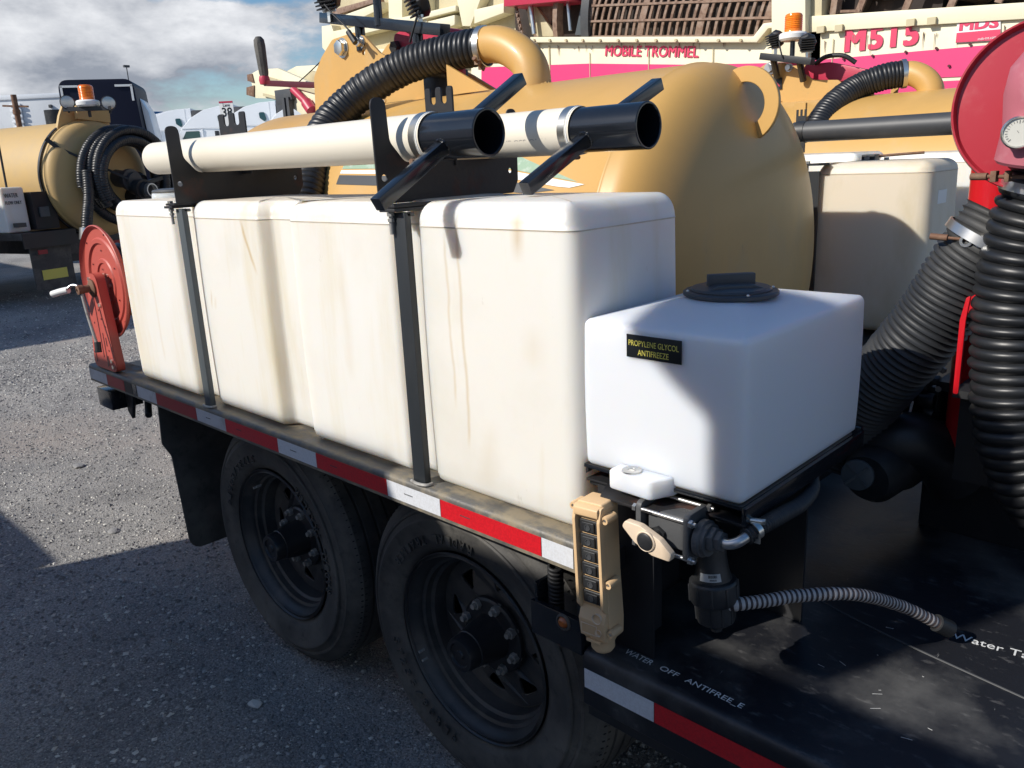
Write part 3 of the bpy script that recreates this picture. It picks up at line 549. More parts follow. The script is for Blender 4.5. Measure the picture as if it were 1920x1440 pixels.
# ---- straps (flat bars clamping the tanks) with foot, bolt and cradle plates
def strap(x0, x1, xt, tagm='grey_paint'):
    bm = B(); prism(bm, [(x0, .823), (x1, .823), (x1, 1.386), (x0, 1.386)], 1, .008, .016)
    bx(bm, x0, x1, .016, .034, 1.378, 1.386); prism(bm, [(x1-.004, .823), (x1, .823), (x1, 1.386), (x1-.004, 1.386)], 1, .016, .024)
    s = bmobj('strap', bm, tagm, TR, bevel=.0015)
    bm = B(); tube(bm, [(x0-.002, .004, .825), ((x0+x1)/2, .001, .824), (x1+.006, .006, .825), (x1+.008, .02, .825)], .004, .004, 8); bmobj('weld_bead', bm, 'nut_steel', s)
    return s
s1 = strap(-1.323, -1.287, 0); s2 = strap(-.372, -.333, 0, 'strap_black')
def cradle(xp, side, fx):
    """U-shaped cradle plate standing across the straps"""
    ou = rounded([(.002, 1.402), (.385, 1.402), (.402, 1.43), (.404, 1.585), (.374, 1.585), (.370, 1.480), (.075, 1.480), (.040, 1.52), (.036, 1.602), (.0, 1.602)], [0, .01, .02, .017, .017, .03, .06, .03, .017, .017], 6)
    hl = [circ(.02, 1.452, .007, 16), circ(.378, 1.452, .006, 16)]
    c = plate('cradle_plate', ou, hl, .005, 'x', xp, 'black_rusty', TR)
    bm = B(); a, b = sorted((xp, xp+side*.055)); bx(bm, a, b, -.004, .36, 1.3955, 1.4015); bmobj('cradle_foot', bm, 'black_rusty', c, bevel=.001)
    bm = B(); a, b = sorted((fx-.024, fx+.024)); bx(bm, a, b, -.008, .37, 1.388, 1.3945); bmobj('clamp_bar', bm, 'black_steel', c, bevel=.001)
    bm = B(); hexnut(bm, (fx-.002, .002, 1.4016), (0, 0, 1), .008, .006); cyl(bm, (fx-.002, .002, 1.402), (fx-.002, .002, 1.345), .004, n=10); hexnut(bm, (fx-.002, .002, 1.387), (0, 0, -1), .008, .007); hexnut(bm, (fx-.002, .002, 1.375), (0, 0, -1), .007, .006); bmobj('bolt', bm, 'nut_steel', c)
    return c
cradle(-.402, 1, -.366); cradle(-1.300, -1, -1.335)
def fork(x0, x1, zt):
    w = x1-x0; t = w*.21; g = (w-3*t)/2
    ou = [(x0, 1.47), (x1, 1.47), (x1, zt)]
    ou = rounded([(x0, 1.47), (x1, 1.47), (x1, zt), (x1-t, zt), (x1-t, zt-.034), (x1-t-g, zt-.034), (x1-t-g, zt), (x0+t+g, zt), (x0+t+g, zt-.034), (x0+t, zt-.034), (x0+t, zt), (x0, zt)], [0, 0, .008, .008, .011, .011, .008, .008, .011, .011, .008, .008], 4)
    return plate('fork_plate', ou, [], .005, 'y', .21, 'black_rusty', TR)
fork(-.482, -.395, 1.629); fork(-1.400, -1.250, 1.638)
# ------------------------------------------------------------------ white tanks
def poly_tank(name, label, outline, rad, z0, z1, zs, m, dome=.0, sh=.034, lip=.001, group=None, extra_ring=None):
    """rounded plan outline stacked into a moulded tank with soft shoulders and a mould seam at zs"""
    pl = rounded(outline, rad, 6); n = len(pl); P = [Vector((p[0], p[1])) for p in pl]
    area = sum(P[i-1].x*P[i].y-P[i].x*P[i-1].y for i in range(n)); sg = 1 if area > 0 else -1
    N = []
    for i in range(n):
        t = (P[(i+1) % n]-P[i-1]).normalized(); N.append(Vector((t.y, -t.x))*sg)      # outward
    c = sum(P, Vector((0, 0)))/n; bm = B()
    lv = [(z0, .022), (z0+.004, .012), (z0+.012, .004), (z0+.026, 0)]
    H = zs-z0
    for k in range(1, 12): lv.append((z0+.026+(H-.03)*k/12, 0))
    lv += [(zs-.004, 0), (zs-.0012, 0), (zs-.0003, -lip), (zs+.0012, -lip), (zs+.002, 0)]
    k = 7; hh = z1-zs-.002
    for i in range(1, k+1):
        a = PI/2*i/k; lv.append((zs+.002+hh*math.sin(a), sh*(1-math.cos(a))))
    rings = []
    for z, ins in lv:
        bulge = .0035*math.sin(PI*max(0, min(1, (z-z0)/H)))
        rings.append([bm.verts.new((P[i].x-N[i].x*(ins-bulge), P[i].y-N[i].y*(ins-bulge), z)) for i in range(n)])
    bm.normal_update()
    # top surface closing in toward the middle with a slight crown
    for f, dz in ((.7, dome*.45), (.35, dome*.85)):
        rings.append([bm.verts.new((c.x+(P[i].x-N[i].x*sh-c.x)*f, c.y+(P[i].y-N[i].y*sh-c.y)*f, z1+dz)) for i in range(n)])
    for A, C in zip(rings, rings[1:]):
        for i in range(n): bm.faces.new((A[i], A[(i+1) % n], C[(i+1) % n], C[i]))
    bm.faces.new(rings[0][::-1]); bm.faces.new(rings[-1])
    bmesh.ops.recalc_face_normals(bm, faces=bm.faces); bm.normal_update()
    t = thing(name, label, 'tank', (c.x, c.y, z0), group=group)
    for f in bm.faces:
        zc = sum(v.co.z for v in f.verts)/len(f.verts)
        if abs(zc-zs) < .0013: f.material_index = 1
        elif f.normal.z > .93: f.material_index = 2
    bmobj('tank_body', bm, [m, 'seam_line', 'poly_top' if m == 'white_poly' else m], t, ang=50)
    return t
Y0, Y1 = .036, .352
def notch(a, b, n, d=.030): return [(a, Y0), (b-n-.012, Y0), (b-n+.012, Y0+d), (b, Y0+d), (b, Y1), (a, Y1)]
NR = [.034, .030, .030, .022, .034, .034]
G = 'white plastic water tanks strapped along the trailer side'
T1 = poly_tank('water_tank', 'leftmost white poly tank on the near trailer, beside the red hose reel', notch(-1.845, -1.318, .095), NR, .8215, 1.405, 1.36, 'white_poly', dome=.004, group=G)
poly_tank('water_tank', 'second white poly tank from the left, with a tan scuff low on its face', notch(-1.305, -.800, .135), NR, .8215, 1.405, 1.36, 'white_poly', dome=.004, group=G)
poly_tank('water_tank', 'third white poly tank from the left, under the lower pipe handle', notch(-.797, -.350, .060, .026), [.012, .030, .030, .022, .034, .03], .8215, 1.405, 1.36, 'white_poly', dome=.004, group=G)
poly_tank('water_tank', 'stained white poly tank right of the wide black strap, behind the antifreeze tank', [(-.335, Y0-.002), (.066, Y0-.002), (.066, Y1), (-.335, Y1)], [.024, .034, .034, .034], .8215, 1.405, 1.358, 'white_poly', dome=.004, group=G)
# filler neck and lid on the leftmost tank
bm = B(); lathe(bm, [(.095, -.004), (.092, .016), (.086, .018), (.086, .0)], (-1.68, .2, 1.406), (0, 0, 1), 40); bmobj('filler_neck', bm, 'white_poly', T1)
bm = B(); lathe(bm, [(.090, 0), (.092, .003), (.088, .008), (.07, .011), (0, .013)], (-1.68, .2, 1.4245), (0, 0, 1), 40); bx(bm, -1.715, -1.645, .192, .208, 1.436, 1.452); bmobj('lid', bm, 'lid_black', T1)
# rubber tie with hook lying on the tanks
bm = B(); bx(bm, -.70, -.42, .305, .335, 1.408, 1.424, rot=Matrix.Rotation(.12, 3, 'Z')); st = tag(bmobj('rubber_tie', bm, 'plastic_black', bevel=.004), 'black rubber tie strap with wire hook lying on the third white tank', 'strap')
simple_tube('wire_hook', [(-.70, .30, 1.413), (-.745, .29, 1.412), (-.78, .30, 1.412), (-.80, .312, 1.412), (-.78, .325, 1.413), (-.73, .318, 1.413)], .0028, 'nut_steel', st, .004)
# ------------------------------------------------------------------ the long PVC tubes with T-handles
def pipe_tool(label, yc, zc, x0, xj, x1, hx, lo, hi, clampx):
    t = thing('suction_pipe', label, 'pipe', ((x0+x1)/2, yc, zc), group='white pipes with black steel T handles')
    bm = B(); lathe(bm, [(.042, 0), (.045, 0), (.046, .002), (.046, xj+.006-x0)], (x0, yc, zc), (1, 0, 0), 56); lathe(bm, [(0, .004), (.042, .0)], (x0, yc, zc), (1, 0, 0), 56); bmesh.ops.recalc_face_normals(bm, faces=bm.faces); bmobj('pvc_tube', bm, 'pvc', t)
    bm = B(); r = .0432; lathe(bm, [(r-.004, 0), (r, 0), (r, x1-xj-.0015), (r-.0015, x1-xj), (r-.004, x1-xj), (r-.0055, x1-xj-.002), (r-.0055, .0)], (xj, yc, zc), (1, 0, 0), 64); bmesh.ops.recalc_face_normals(bm, faces=bm.faces); bmobj('steel_socket', bm, 'black_paint', t)
    bm = B(); lathe(bm, [(.0463, 0), (.0478, .0005), (.0478, .0185), (.0463, .019)], (xj-.022, yc, zc), (1, 0, 0), 64); cl = bmobj('hose_clamp', bm, 'bright_steel', t)
    bm = B(); lathe(bm, [(.0463, 0), (.0470, .001), (.0470, .004), (.044, .005)], (xj-.0025, yc, zc), (1, 0, 0), 64); bmobj('tube_lip', bm, 'label_white', t)
    bm = B(); c = Vector((xj-.012, yc-.018, zc-.048)); cyl(bm, c+Vector((0, -.028, .003)), c+Vector((0, .028, -.004)), .0035, n=10); bx(bm, c.x-.009, c.x+.009, c.y-.016, c.y-.006, c.z-.008, c.z+.008); bx(bm, c.x-.009, c.x+.009, c.y+.006, c.y+.016, c.z-.008, c.z+.008); hexnut(bm, c+Vector((0, -.028, .003)), (0, -1, 0), .006, .006)
    bmobj('clamp_screw', bm, 'rust_steel', cl)
    c = Vector((hx, yc, zc))
    for e in (lo, hi):
        e = Vector(e); d = (e-c).normalized(); s = c+d*.038; bm = B(); bar(bm, s, e, .0255, .0255, up=(1, 0, 0)); bmobj('handle_bar', bm, 'black_paint', t, bevel=.0022)
        bm = B(); pts = []
        rr = random.Random(int(e.z*1000))
        for k in range(9): a = 2*PI*k/8; q = c+d*.0425; sx = Vector((1, 0, 0)); sy = d.cross(sx); pts.append(q+(sx*math.cos(a)+sy*math.sin(a))*.0152+d*rr.uniform(-.001, .001))
        tube(bm, pts, lambda s: .0026+.0008*math.sin(s*700), .002, 8); bmobj('weld_bead', bm, 'black_paint', t)
    return t
PA = pipe_tool('long white pipe nearest the camera with glossy black T handle end', .100, 1.5255, -1.60, -.338, -.183, -.272, (-.272, -.100, 1.409), (-.272, .285, 1.632), -.36)
PB = pipe_tool('white pipe behind the nearest one, its black T handle end further right', .325, 1.5255, -1.50, -.152, .0125, -.108, (-.122, .125, 1.4225), (-.092, .51, 1.613), -.11)
wt = text('print_on_pipe', 'VINO 3SU ERUSSE', .01, 'ribbed_light', Matrix.Identity(4), PB, ext=.0002, width=.17, height=.011)
for v in wt.data.vertices:
    u, w = v.co.x, v.co.y; a = 3.42+(w/.046); v.co = Vector((-.200-u, .325+.0463*math.cos(a), 1.5265+.0463*math.sin(a))) 
wt.matrix_basis = worldmat(PB).inverted()
# ------------------------------------------------------------------ antifreeze tank on its stand
def af_tank():
    t = thing('antifreeze_tank', 'cubic bluish white tank marked propylene glycol antifreeze, on a black stand', 'tank', (.22, .265, .955))
    x0, x1, y0, y1 = .067, .371, .046, .488
    pl = rounded([(x0, y0), (x1, y0), (x1, y1), (x0, y1)], .017, 5); n = len(pl); P = [Vector(p) for p in pl]; c = Vector(((x0+x1)/2, (y0+y1)/2)); bm = B(); rings = []
    N = []
    for i in range(n): d = (P[(i+1) % n]-P[i-1]).normalized(); N.append(Vector((d.y, -d.x)))
    lv = [(.955, .006), (.960, .001), (.968, 0)]+[(.968+(1.200-.968)*k/8, -.002*math.sin(PI*k/8)) for k in range(1, 9)]+[(1.205, .0008), (1.209, .003), (1.2125, .0075)]
    for z, ins in lv: rings.append([bm.verts.new((P[i].x-N[i].x*ins, P[i].y-N[i].y*ins, z)) for i in range(n)])
    # hipped top rising to a flat round boss
    cc = c+Vector((0, .005))
    for f, z in ((.25, 1.2195), (.5, 1.2265), (.70, 1.231), (.80, 1.2325)):
        row = []
        for i in range(n):
            p = Vector((P[i].x-N[i].x*.0075, P[i].y-N[i].y*.0075)); ang = math.atan2(p.y-cc.y, p.x-cc.x); q = cc+Vector((math.cos(ang), math.sin(ang)))*.088
            g = f*1.25; r = p.lerp(q, min(1, g)); row.append(bm.verts.new((r.x, r.y, z)))
        rings.append(row)
    rings.append([bm.verts.new((cc.x+(v.co.x-cc.x)*.4, cc.y+(v.co.y-cc.y)*.4, 1.2325)) for v in rings[-1]])
    for A, C in zip(rings, rings[1:]):
        for i in range(n): bm.faces.new((A[i], A[(i+1) % n], C[(i+1) % n], C[i]))
    bm.faces.new(rings[0][::-1]); bm.faces.new(rings[-1]); bmesh.ops.recalc_face_normals(bm, faces=bm.faces)
    bmobj('tank_body', bm, 'bright_poly', t, ang=50)
    # outlet foot
    bm = B(); prism(bm, rounded([(.146, .010), (.232, .006), (.252, .048), (.252, .06), (.146, .06)], [.010, .012, .01, 0, 0], 5), 2, .940, .973)
    f = bmobj('outlet_foot', bm, 'bright_poly', t, bevel=.005, seg=3)
    bm = B(); lathe(bm, [(.0165, 0), (.0165, .0022), (.015, .003), (.0075, .003), (.007, .0018), (0, .0018)], (.182, .028, .973), (0, 0, 1), 32); bar(bm, (.177, .028, .9755), (.188, .028, .9755), .003, .002); bmobj('plug', bm, 'steel', f)
    # lid: ring, cap and grip
    L = Vector((.218, .272, 1.2328)); bm = B(); lathe(bm, [(.078, 0), (.081, .002), (.081, .007), (.078, .009), (.069, .009), (.069, .005)], L, (0, 0, 1), 64)
    lid = bmobj('lid', bm, 'lid_black', t)
    bm = B(); lathe(bm, [(.069, .005), (.069, .011), (.066, .014), (.046, .016), (0, .018)], L, (0, 0, 1), 64); bmobj('cap', bm, 'lid_black', lid)
    bm = B(); g = Matrix.Rotation(.79, 3, 'Z'); v = bx(bm, L.x-.041, L.x+.041, L.y-.008, L.y+.008, L.z+.011, L.z+.037, rot=g, piv=L)
    prism_pts = [(L.x-.055, L.z+.012), (L.x+.055, L.z+.012), (L.x+.030, L.z+.021), (L.x-.030, L.z+.021)]
    b2 = B(); prism(b2, prism_pts, 1, L.y-.036, L.y+.036); bmesh.ops.transform(b2, matrix=Matrix.Translation(L) @ g.to_4x4() @ Matrix.Translation(-L), verts=b2.verts)
    me2 = bpy.data.meshes.new('t'); b2.to_mesh(me2); b2.free(); bm.from_mesh(me2); bpy.data.meshes.remove(me2)
    bmobj('grip', bm, 'lid_black', lid, bevel=.0028)
    bm = B(); 
    for a in (3.9, 5.6, .8, 2.4): bmesh.ops.create_uvsphere(bm, u_segments=10, v_segments=6, radius=.003, matrix=Matrix.Translation(L+Vector((.0745*math.cos(a), .0745*math.sin(a), .009))))
    bmobj('screw', bm, 'bright_steel', lid)
    # printed plate
    bm = B(); bx(bm, .1635, .2655, .0412, .0432, 1.1622, 1.1995); lp = bmobj('label_plate', bm, 'label_black', t, bevel=.0004)
    wall_text('label_text', 'PROPYLENE GLYCOL', (.1680, .0408, 1.1818), .0930, .0092, 'label_yellow', lp, ext=.0001); wall_text('label_text', 'ANTIFREEZE', (.1855, .0408, 1.1672), .0575, .0092, 'label_yellow', lp, ext=.0001)
af_tank()
st = thing('tank_stand', 'black angle iron stand and tray under the antifreeze tank', 'stand', (.2, .25, .61))
bm = B()
bx(bm, .060, .378, .484, .498, .924, .962); bx(bm, .372, .380, .044, .498, .924, .9535); bx(bm, .066, .372, .046, .484, .9475, .9545)
bmobj('tray', bm, 'black_paint', st, bevel=.0015)
bm = B(); prism(bm, [(.066, .052), (.112, .052), (.134, .004), (.240, .000), (.266, .044), (.30, .052), (.378, .046), (.378, .10), (.066, .10)], 2, .921, .9255); bmobj('front_lip', bm, 'black_rusty', st, bevel=.001)
bm = B(); bx(bm, .086, .205, .058, .062, .612, .92); bx(bm, .088, .094, .062, .20, .612, .92); bx(bm, .175, .181, .062, .12, .640, .92); bmobj('upright_plate', bm, 'black_steel', st, bevel=.001)
bm = B(); bx(bm, .10, .14, .40, .44, .613, .92); bmobj('leg', bm, 'black_steel', st, bevel=.001)
bm = B(); bx(bm, .205, .35, .330, .336, .613, .92); bx(bm, .066, .205, .330, .336, .613, .92); bmobj('sun_stop_panel', bm, 'black_steel', st)  # panels added to stop sun passing under the tray
bm = B(); bx(bm, .068, .376, .06, .09, .912, .9205); bmobj('cross_bar', bm, 'black_steel', st)
bm = B(); cyl(bm, (.062, .052, .942), (.062, .066, .942), .009, n=16); bmobj('bolt', bm, 'black_steel', st)
# ------------------------------------------------------------------ ball valve with peach butterfly handle
vt = thing('ball_valve', 'dark plastic ball valve with a peach butterfly handle, under the antifreeze tank', 'valve', (.262, .03, .89))
vc = Vector((.262, .030, .893))
bm = B(); bx(bm, .225, .300, .010, .052, .868, .925); bmobj('valve_body', bm, 'valve_grey', vt, bevel=.007, seg=3)
for x in (.214, .302):
    bm = B(); prism(bm, rounded([(y, z) for y, z in ((.000, .855), (.062, .855), (.062, .937), (.000, .937))], .012, 4), 0, x-.005, x+.005); bmobj('flange', bm, 'valve_grey', vt, bevel=.0015)
for y, z in ((.004, .924), (.058, .932), (.004, .862), (.058, .862)):
    bm = B(); cyl(bm, (.205, y, z), (.318, y, z), .0035, n=12); hexnut(bm, (.307, y, z), (1, 0, 0), .0068, .006); hexnut(bm, (.209, y, z), (-1, 0, 0), .0068, .006); bmobj('bolt', bm, 'steel', vt)
bm = B(); cyl(bm, (.247, .012, .886), (.247, -.008, .886), .011, n=20); hexnut(bm, (.247, .012, .886), (0, -1, 0), .015, .008); bmobj('stem', bm, 'plastic_black', vt)
hd = Matrix.Rotation(-R(24), 3, 'Y'); hp = rounded([(-.047, .007), (-.020, .0165), (.020, .0165), (.047, .007), (.049, -.006), (.038, -.010), (.018, -.0175), (-.018, -.0175), (-.038, -.010), (-.049, -.006)], [.006, .02, .02, .006, .006, .012, .015, .015, .012, .006], 4)
bm = B(); prism(bm, hp, 1, -.020, -.006); bmesh.ops.transform(bm, matrix=Matrix.Translation((.243, 0, .884)) @ Matrix.Rotation(R(21), 4, 'Y'), verts=bm.verts)
hb = bmobj('butterfly_handle', bm, 'peach', vt, bevel=.0028, seg=3)
bm = B(); lathe(bm, [(.0175, 0), (.0175, .003), (.016, .0045)], (.243, -.019, .884), (0, -1, 0), 32); lathe(bm, [(.016, .0045), (.0145, .0035)], (.243, -.019, .884), (0, -1, 0), 32); bmobj('boss', bm, 'peach', hb)
bm = B(); lathe(bm, [(.0145, 0), (.0145, .0045), (.012, .006), (0, .0065)], (.243, -.0195, .884), (0, -1, 0), 32); bmobj('cap', bm, 'plastic_black', hb)
# outlet: union, hex adaptor, elbow barb and clamp
bm = B(); lathe(bm, [(0, 0), (.022, 0), (.030, .004), (.030, .014), (.026, .016), (.026, .022), (.0, .022)], (.308, .030, .893), (1, 0, 0), 32); bmobj('union', bm, 'valve_grey', vt)
bm = B(); cyl(bm, (.330, .030, .895), (.341, .030, .896), .021, n=6); hexnut(bm, (.341, .030, .896), (1, 0, .05), .0165, .010); bmobj('hex_adaptor', bm, 'valve_grey', vt, bevel=.001)
bm = B(); tube(bm, [(.345, .030, .896), (.360, .029, .896), (.372, .034, .901), (.380, .046, .908), (.385, .062, .914)], .0085, .003, 20); eb = bmobj('elbow_fitting', bm, 'steel', vt)
hose('drain_hose', [(.380, .046, .908), (.386, .066, .915), (.392, .095, .918), (.394, .15, .915), (.388, .22, .905), (.37, .30, .90), (.33, .38, .90)], .0135, .0022, .0055, 'hose_dusty', vt, 16)
bm = B(); lathe(bm, [(.0142, 0), (.0152, .0005), (.0152, .0095), (.0142, .010)], (.384, .058, .9135), (.006, .02, .005), 28); cyl(bm, (.378, .060, .930), (.396, .066, .930), .0045, n=12); hexnut(bm, (.396, .066, .930), (1, .3, 0), .005, .004); bx(bm, .389, .3985, .054, .0565, .898, .914); bmobj('hose_clamp', bm, 'bright_steel', vt)
# ------------------------------------------------------------------ strainer bowl
sn = thing('strainer', 'black plastic strainer with a white bar code sticker, hanging above the lower deck', 'filter', (.33, .06, .80))
ax = Vector((.11, -.02, -1)).normalized(); s0 = Vector((.312, .058, .880))
bm = B(); lathe(bm, [(0, 0), (.023, 0), (.024, .03), (.026, .050), (.030, .066), (.030, .072)], s0, ax, 36); bmobj('neck', bm, 'plastic_black', sn)
bm = B(); lathe(bm, [(.028, .066), (.036, .068), (.0385, .072), (.0395, .100), (.037, .106), (.031, .108)], s0, ax, 48)
M = Matrix.Translation(s0) @ frame(ax)
for k in range(10): a = 2*PI*k/10; bar(bm, M @ Vector((.0385*math.cos(a), .0385*math.sin(a), .073)), M @ Vector((.039*math.cos(a), .039*math.sin(a), .102)), .004, .004)
bmobj('ring_nut', bm, 'plastic_black', sn, bevel=.001)
bm = B(); lathe(bm, [(.031, .106), (.031, .130), (.0295, .140), (.024, .144), (.010, .145), (.009, .158), (.0, .158)], s0, ax, 48)
for k in range(10): a = 2*PI*k/10+.2; bar(bm, M @ Vector((.031*math.cos(a), .031*math.sin(a), .107)), M @ Vector((.030*math.cos(a), .030*math.sin(a), .138)), .003, .003)
bmobj('bowl', bm, 'plastic_black', sn)
bm = B(); cyl(bm, (.262, .03, .885), (.308, .055, .868), .018, n=20); bmobj('inlet_pipe', bm, 'plastic_black', sn)
# white sticker wrapped on the neck
def wrap(bm, a0, a1, h0, h1, r0, r1, n=8):
    vs = [[bm.verts.new(M @ Vector((r*math.cos(a0+(a1-a0)*i/n), r*math.sin(a0+(a1-a0)*i/n), h))) for i in range(n+1)] for h, r in ((h0, r0), (h1, r1))]
    for i in range(n): bm.faces.new((vs[0][i], vs[0][i+1], vs[1][i+1], vs[1][i]))
# angle of the camera-facing side in the lathe frame
cf = (M.inverted().to_3x3() @ Vector((.35, -.9, .2))); ca = math.atan2(cf.y, cf.x)
bm = B(); wrap(bm, ca-.62, ca+.62, .050, .0625, .0263, .0292); bmesh.ops.solidify(bm, geom=bm.faces[:], thickness=-.0005); sk = bmobj('sticker', bm, 'label_white', sn)
bm = B(); rr = random.Random(3); a = ca-.40
while a < ca+.10:
    w = rr.choice((.012, .02, .03)); wrap(bm, a, a+w, .0515, .056, .0272, .0284, 1); a += w+rr.choice((.015, .025))
a = ca-.35
while a < ca+.02: wrap(bm, a, a+.025, .058, .0605, .0285, .0292, 1); a += .042
bmobj('barcode', bm, 'label_black', sk)
bm = B(); M2 = Matrix.Translation(s0) @ frame(ax)
q = Vector((.296, .034, .848)); lathe(bm, [(.0055, 0), (.0055, .0006), (.0045, .0006), (.0045, 0)], q, (-.3, -.9, .1), 24); bmobj('moulded_mark', bm, 'paint_white', sn)
tag(hose('drain_hose', DATA['greyhose'], .0110, .0020, .0092, ['ribbed_light'], None, 20, 'round')[0], 'thin pale ribbed hose curving from the strainer across the lower deck', 'hose')
o = [x for x in bpy.data.objects if x.name.startswith('drain_hose') and x.parent is None][0]
o.data.materials.append(MATS['ribbed_dark'])
me = o.data; k = np.arange(len(me.polygons))//20
me.polygons.foreach_set('material_index', [(1 if (i % 7) in (0, 6, 1) else 0) for i in k])
hp_ = DATA['greyhose']; gf = hp_[-1]; bm = B(); dv_ = (Vector(gf)-Vector(hp_[-2])).normalized(); cyl(bm, Vector(gf)-dv_*.012, Vector(gf)+dv_*.02, .0155, n=20); pass
bmobj('end_fitting', bm, 'plastic_black', o)
# ------------------------------------------------------------------ pendant remote control
def pendant():
    t = thing('pendant_control', 'peachy yellow pendant remote with six black square buttons', 'remote control', (.15, -.03, .80))
    Rz = Matrix.Rotation(-.02, 4, 'Z'); Ry = Matrix.Rotation(-.035, 4, 'Y'); T = Matrix.Translation((.1385, -.022, .795)) @ Ry @ Matrix.Rotation(.05, 4, 'Z')
    def add(name, bm, m, par, **k): bmesh.ops.transform(bm, matrix=T, verts=bm.verts); return bmobj(name, bm, m, par, **k)
    # case built as a frame with raised side cheeks (local: x width, y depth, z height)
    bm = B(); prof = rounded([(-.027, -.090), (-.029, -.125), (-.018, -.133), (.018, -.133), (.029, -.122), (.031, -.09), (.028, .0), (.028, .118), (.024, .128), (-.024, .128), (-.028, .118), (-.027, .0)], .008, 4)
    prism(bm, prof, 1, -.004, .040); body = add('case', bm, 'pendant_yellow', t, bevel=.004, seg=3)
    for sx in (-1, 1):
        bm = B(); prism(bm, rounded([(.0, -.088), (-.006, -.072), (-.017, -.058), (-.017, .100), (-.010, .124), (.0, .124)], [0, .006, .008, .008, .008, 0], 4), 0, sx*.0275-.0032, sx*.0275+.0032); bmesh.ops.transform(bm, matrix=Matrix.Translation((-.0025*sx, 0, 0)), verts=bm.verts); add('cheek', bm, 'pendant_yellow', body, bevel=.002)
    bm = B(); prism(bm, rounded([(.0, .126), (-.017, .122), (-.017, .108), (-.006, .100), (.0, .100)], .004, 3), 0, -.024, .024); add('hood', bm, 'pendant_yellow', body, bevel=.002)
    bm = B(); prism(bm, rounded([(.0, -.125), (-.012, -.120), (-.016, -.085), (-.006, -.062), (.0, -.062)], .004, 3), 0, -.026, .027); add('chin', bm, 'pendant_yellow', body, bevel=.003)
    for k in range(6):
        z = .086-k*.0262; bm = B(); bx(bm, -.019, .019, -.009, -.003, z-.0115, z+.0115); b = add('button', bm, 'plastic_black', t, bevel=.0045, seg=3)
        bm = B(); bx(bm, -.0125, .0125, -.0125, -.0085, z-.0085, z+.0085); add('key', bm, 'plastic_black', b, bevel=.0035, seg=3)
        bm = B(); lathe(bm, [(.0058, 0), (.0058, .0016), (.0045, .0016), (.0040, .0004), (0, .0004)], (0, -.0122, z), (0, -1, 0), 20); add('dimple', bm, 'dark_grey', b)
    bm = B(); cyl(bm, (-.004, -.006, -.126), (-.002, .03, -.126), .0, n=6) if False else None
    bm = B(); lathe(bm, [(.024, .0), (.024, .010), (.021, .016), (.021, .028), (.017, .034), (0, .034)], (.0, .016, -.120), (0, 0, -1), 28); add('cable_gland', bm, 'pendant_yellow', t)
    for x, z, r in ((.018, -.078, .0085), (.020, -.104, .0055)):
        bm = B(); lathe(bm, [(r+.001, 0), (r, -.0008), (r, -.006), (0, -.006)], (x-.006, -.0172, z), (0, -1, 0), 20); bmesh.ops.recalc_face_normals(bm, faces=bm.faces); add('recess', bm, 'peach', body)
    for x, z in ((.033, .104), (.034, -.012), (.034, -.104), (-.030, .118)):
        bm = B(); lathe(bm, [(.0, .012), (.0028, .012), (.0034, .016), (.0065, .016), (.0075, .012), (.0075, -.012), (0, -.012)], (x, .006, z), (0, -1, 0), 16); lug = add('screw_lug', bm, 'pendant_yellow', body)
        bm = B(); lathe(bm, [(.0032, 0), (.003, .002), (.001, .0026), (0, .0026)], (x, -.0065, z), (0, -1, 0), 12); add('screw', bm, 'steel', lug)
    bm = B(); 
    for a, b in (((-.020, -.092), (.012, -.092)), ((-.020, -.110), (.012, -.110))): bx(bm, a[0], b[0], -.0182, -.0175, a[1]-.0004, a[1]+.0004)
    bx(bm, -.0204, -.0196, -.0182, -.0175, -.110, -.092); bx(bm, .0116, .0124, -.0182, -.0175, -.110, -.092)
    add('moulded_outline', bm, 'peach', body)
    bm = B(); bx(bm, -.017, .012, -.010, .0, -.132, -.1255); add('tab', bm, 'pendant_yellow', body, bevel=.0015)
    bm = B(); bx(bm, -.012, .012, .040, .078, -.02, .02); add('bracket', bm, 'black_steel', t)
pendant()
